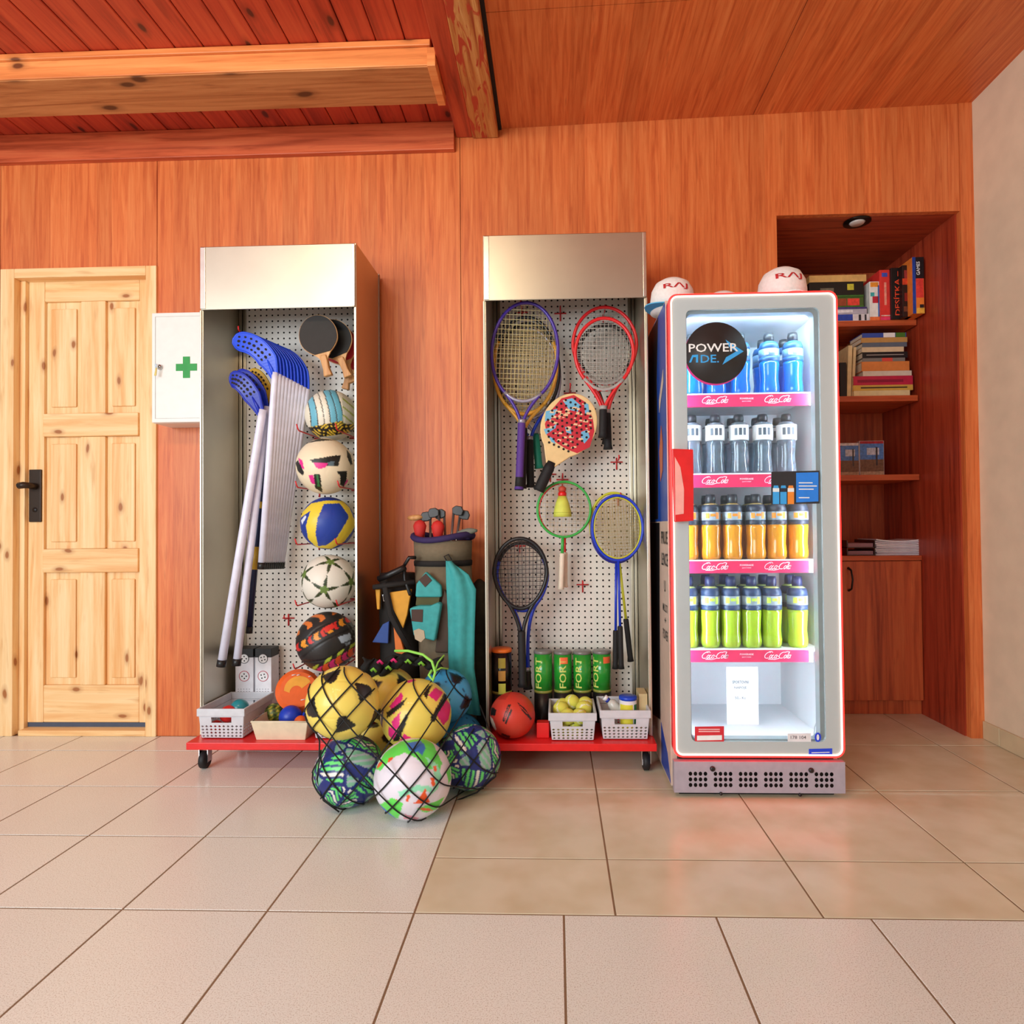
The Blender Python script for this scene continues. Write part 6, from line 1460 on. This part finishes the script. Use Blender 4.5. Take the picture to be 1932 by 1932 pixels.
net_balls = [
 ('yellow football with black pentagons, upper left in the net', 647, 1325, 2.20, .1265, paint_soccer(align2(vdir(.34, .22), vdir(-.62, -.04), ICO[0], ICO[_adj]), YB, BK), 6),
 ('yellow football with pink and black lightning shapes in the middle of the net', 785, 1348, 2.355, .132, deco_pink, 6),
 ('navy football with green and white chevrons at the lower left of the net', 660, 1459, 2.256, .1245, deco_navy(.18, .0, .42, .66), 6),
 ('white football with green and orange splashes, frontmost in the net', 779, 1474, 2.165, .1325, deco_white, 6),
 ('navy football with green and white chevrons at the lower right of the net', 886, 1428, 2.395, .1195, deco_navy(.18, -.05, .72, .1), 6),
 ('yellow football with black patches half hidden behind the front balls', 733, 1312, 2.53, .113, paint_soccer(rotm(10, 40, 10), YB, BK), 5),
 ('yellow football low down at the back of the net', 720, 1412, 2.49, .100, paint_soccer(rotm(-10, 20, 60), YB, BK), 5),
 ('light blue football with black pentagons at the upper right of the net', 840, 1313, 2.545, .108, paint_soccer(rotm(0, 0, 0)@rotm(0, 24, 12), (72,176,236), BK, (24,60,100)), 5),
 ('light blue football low behind the right navy ball', 866, 1392, 2.63, .102, paint_soccer(rotm(40, 24, 12), (58,160,220), BK, (24,60,100)), 5)]
NB = []
for lb, px, py, Y, R, pt_, sb_ in net_balls:
    c = P(px, py, Y); c.z = max(c.z, R+.002); NB.append((c, R)); ball('football', lb, c, R, pt_, 'footballs in the net', sub=sb_, rough=.42, coat=.15)
# the net: taut cords draped over the balls (front and back)
front_set = NB
def surf(x, z, sgn):
    best = None
    for c, R in NB:
        d2 = (R+.004)**2-(x-c.x)**2-(z-c.z)**2
        if d2 >= 0:
            y_ = c.y+sgn*math.sqrt(d2)
            if best is None or (y_ < best if sgn < 0 else y_ > best): best = y_
    return best
def taut(pts):
    """lower hull in y along the cord"""
    hull = []
    for s_, y_ in pts:
        while len(hull) > 1 and (hull[-1][1]-hull[-2][1])*(s_-hull[-2][0]) >= (y_-hull[-2][1])*(hull[-1][0]-hull[-2][0]): hull.pop()
        hull.append((s_, y_))
    return hull
net = thing('ball_net', 'black cord net holding the pile of footballs, with a lime drawstring', 'net', (-.55, 2.3, 0))
NETM = mat('net_cord', (18,20,22), .7)
cx_, cz_ = -.56, .30
cords = MB()
for fam, ang in ((0, 52), (1, -47)):
    a = math.radians(ang); d = Vector((math.cos(a), 0, math.sin(a))); nrm = Vector((-math.sin(a), 0, math.cos(a)))
    for i in range(-9, 10):
        o_ = i*.075+(.02 if fam else 0)
        samp = []
        for j in range(-130, 131):
            s_ = j*.005; wob = .010*math.sin(s_*9+i*1.3+fam); x = cx_+d.x*s_+nrm.x*(o_+wob); z = cz_+d.z*s_+nrm.z*(o_+wob)
            y_ = surf(x, z, -1)
            if y_ is not None: samp.append((s_, y_, x, z))
        if len(samp) < 6: continue
        # split where the gap between neighbouring samples is too wide
        runs = [[samp[0]]]
        for q in samp[1:]:
            (runs[-1].append(q) if q[0]-runs[-1][-1][0] < .09 else runs.append([q]))
        for run in runs:
            if len(run) < 6: continue
            h = taut([(q[0], q[1]) for q in run]); pos = {q[0]: q for q in run}
            hs = [u for u, _ in h]; hy = [v for _, v in h]; path = []
            n = max(6, int((run[-1][0]-run[0][0])/.012))
            for k in range(n+1):
                s_ = run[0][0]+(run[-1][0]-run[0][0])*k/n; y_ = float(np.interp(s_, hs, hy))
                wob = .010*math.sin(s_*9+i*1.3+fam)
                path.append((cx_+d.x*s_+nrm.x*(o_+wob), y_-.001, max(.004, cz_+d.z*s_+nrm.z*(o_+wob))))
            cords.tube(path, .0026, 5)
cords.build('net_cords', NETM, net, kind='stuff')
# slack outer cord and bottom knot, gathered mouth
MB().tube([P(592,1370,2.25), P(603,1398,2.2), P(602,1440,2.15), P(598,1470,2.16), P(610,1510,2.17), P(640,1532,2.18)], .0028, 6).build('edge_cord', NETM, net)
MB().tube([P(905,1330,2.5), P(925,1380,2.45), P(940,1420,2.38), P(935,1465,2.35), P(900,1495,2.33), P(850,1515,2.3)], .0028, 6).build('edge_cord', NETM, net)
gm_ = MB(); rr_ = random.Random(5); nu_, nv_ = 40, 9; V = []
for j in range(nv_):
    for i in range(nu_):
        u, v = i/(nu_-1), j/(nv_-1)
        px = 684+150*u+4*math.sin(v*7+u*20); py = 1240+5*math.sin(u*9)+3*math.sin(u*31)+(24+10*math.sin(u*5+1))*v
        V.append(P(px, py, 2.50-.035*math.sin(v*2.6)+.012*math.sin(u*46+v*5)+.008*math.sin(u*21-v*9)))
gm_.add(V, [(j*nu_+i+1, j*nu_+i, (j+1)*nu_+i, (j+1)*nu_+i+1) for j in range(nv_-1) for i in range(nu_-1)], 0, True)
gm_.build('gathered_mouth', mat('net_bunch', (22,24,22), .9, bump=.8, scale=120), net, solid=.006)
for px, py, m_ in ((712,1247,'p'), (738,1244,'p'), (700,1262,'g'), (728,1258,'g'), (765,1246,'g'), (790,1250,'g')):
    p = P(px, py+4, 2.452); MB().tube([p, p+Vector((.010,-.003,.010)), p+Vector((.022,0,-.004))], .006, 7, flat=.4).build('bunch_scrap', mat('scrap_pink', (226,40,120), .7) if m_ == 'p' else mat('scrap_lime', (130,200,60), .7), net)
LIME = mat('lime_cord', (150,226,90), .6)
MB().tube([P(745,1228,2.44), P(770,1228,2.42), P(798,1235,2.40), P(815,1248,2.38), P(821,1268,2.37), P(817,1284,2.37), P(809,1274,2.38), P(815,1264,2.39)], .0052, 8).build('drawstring', LIME, net)
MB().tube([P(821,1266,2.375), P(832,1260,2.40), P(845,1262,2.43)], .0034, 7).build('drawstring_end', LIME, net)
MB().tube([P(821,1264,2.375), P(826,1250,2.40), P(838,1236,2.43)], .0034, 7).build('drawstring_end', LIME, net)
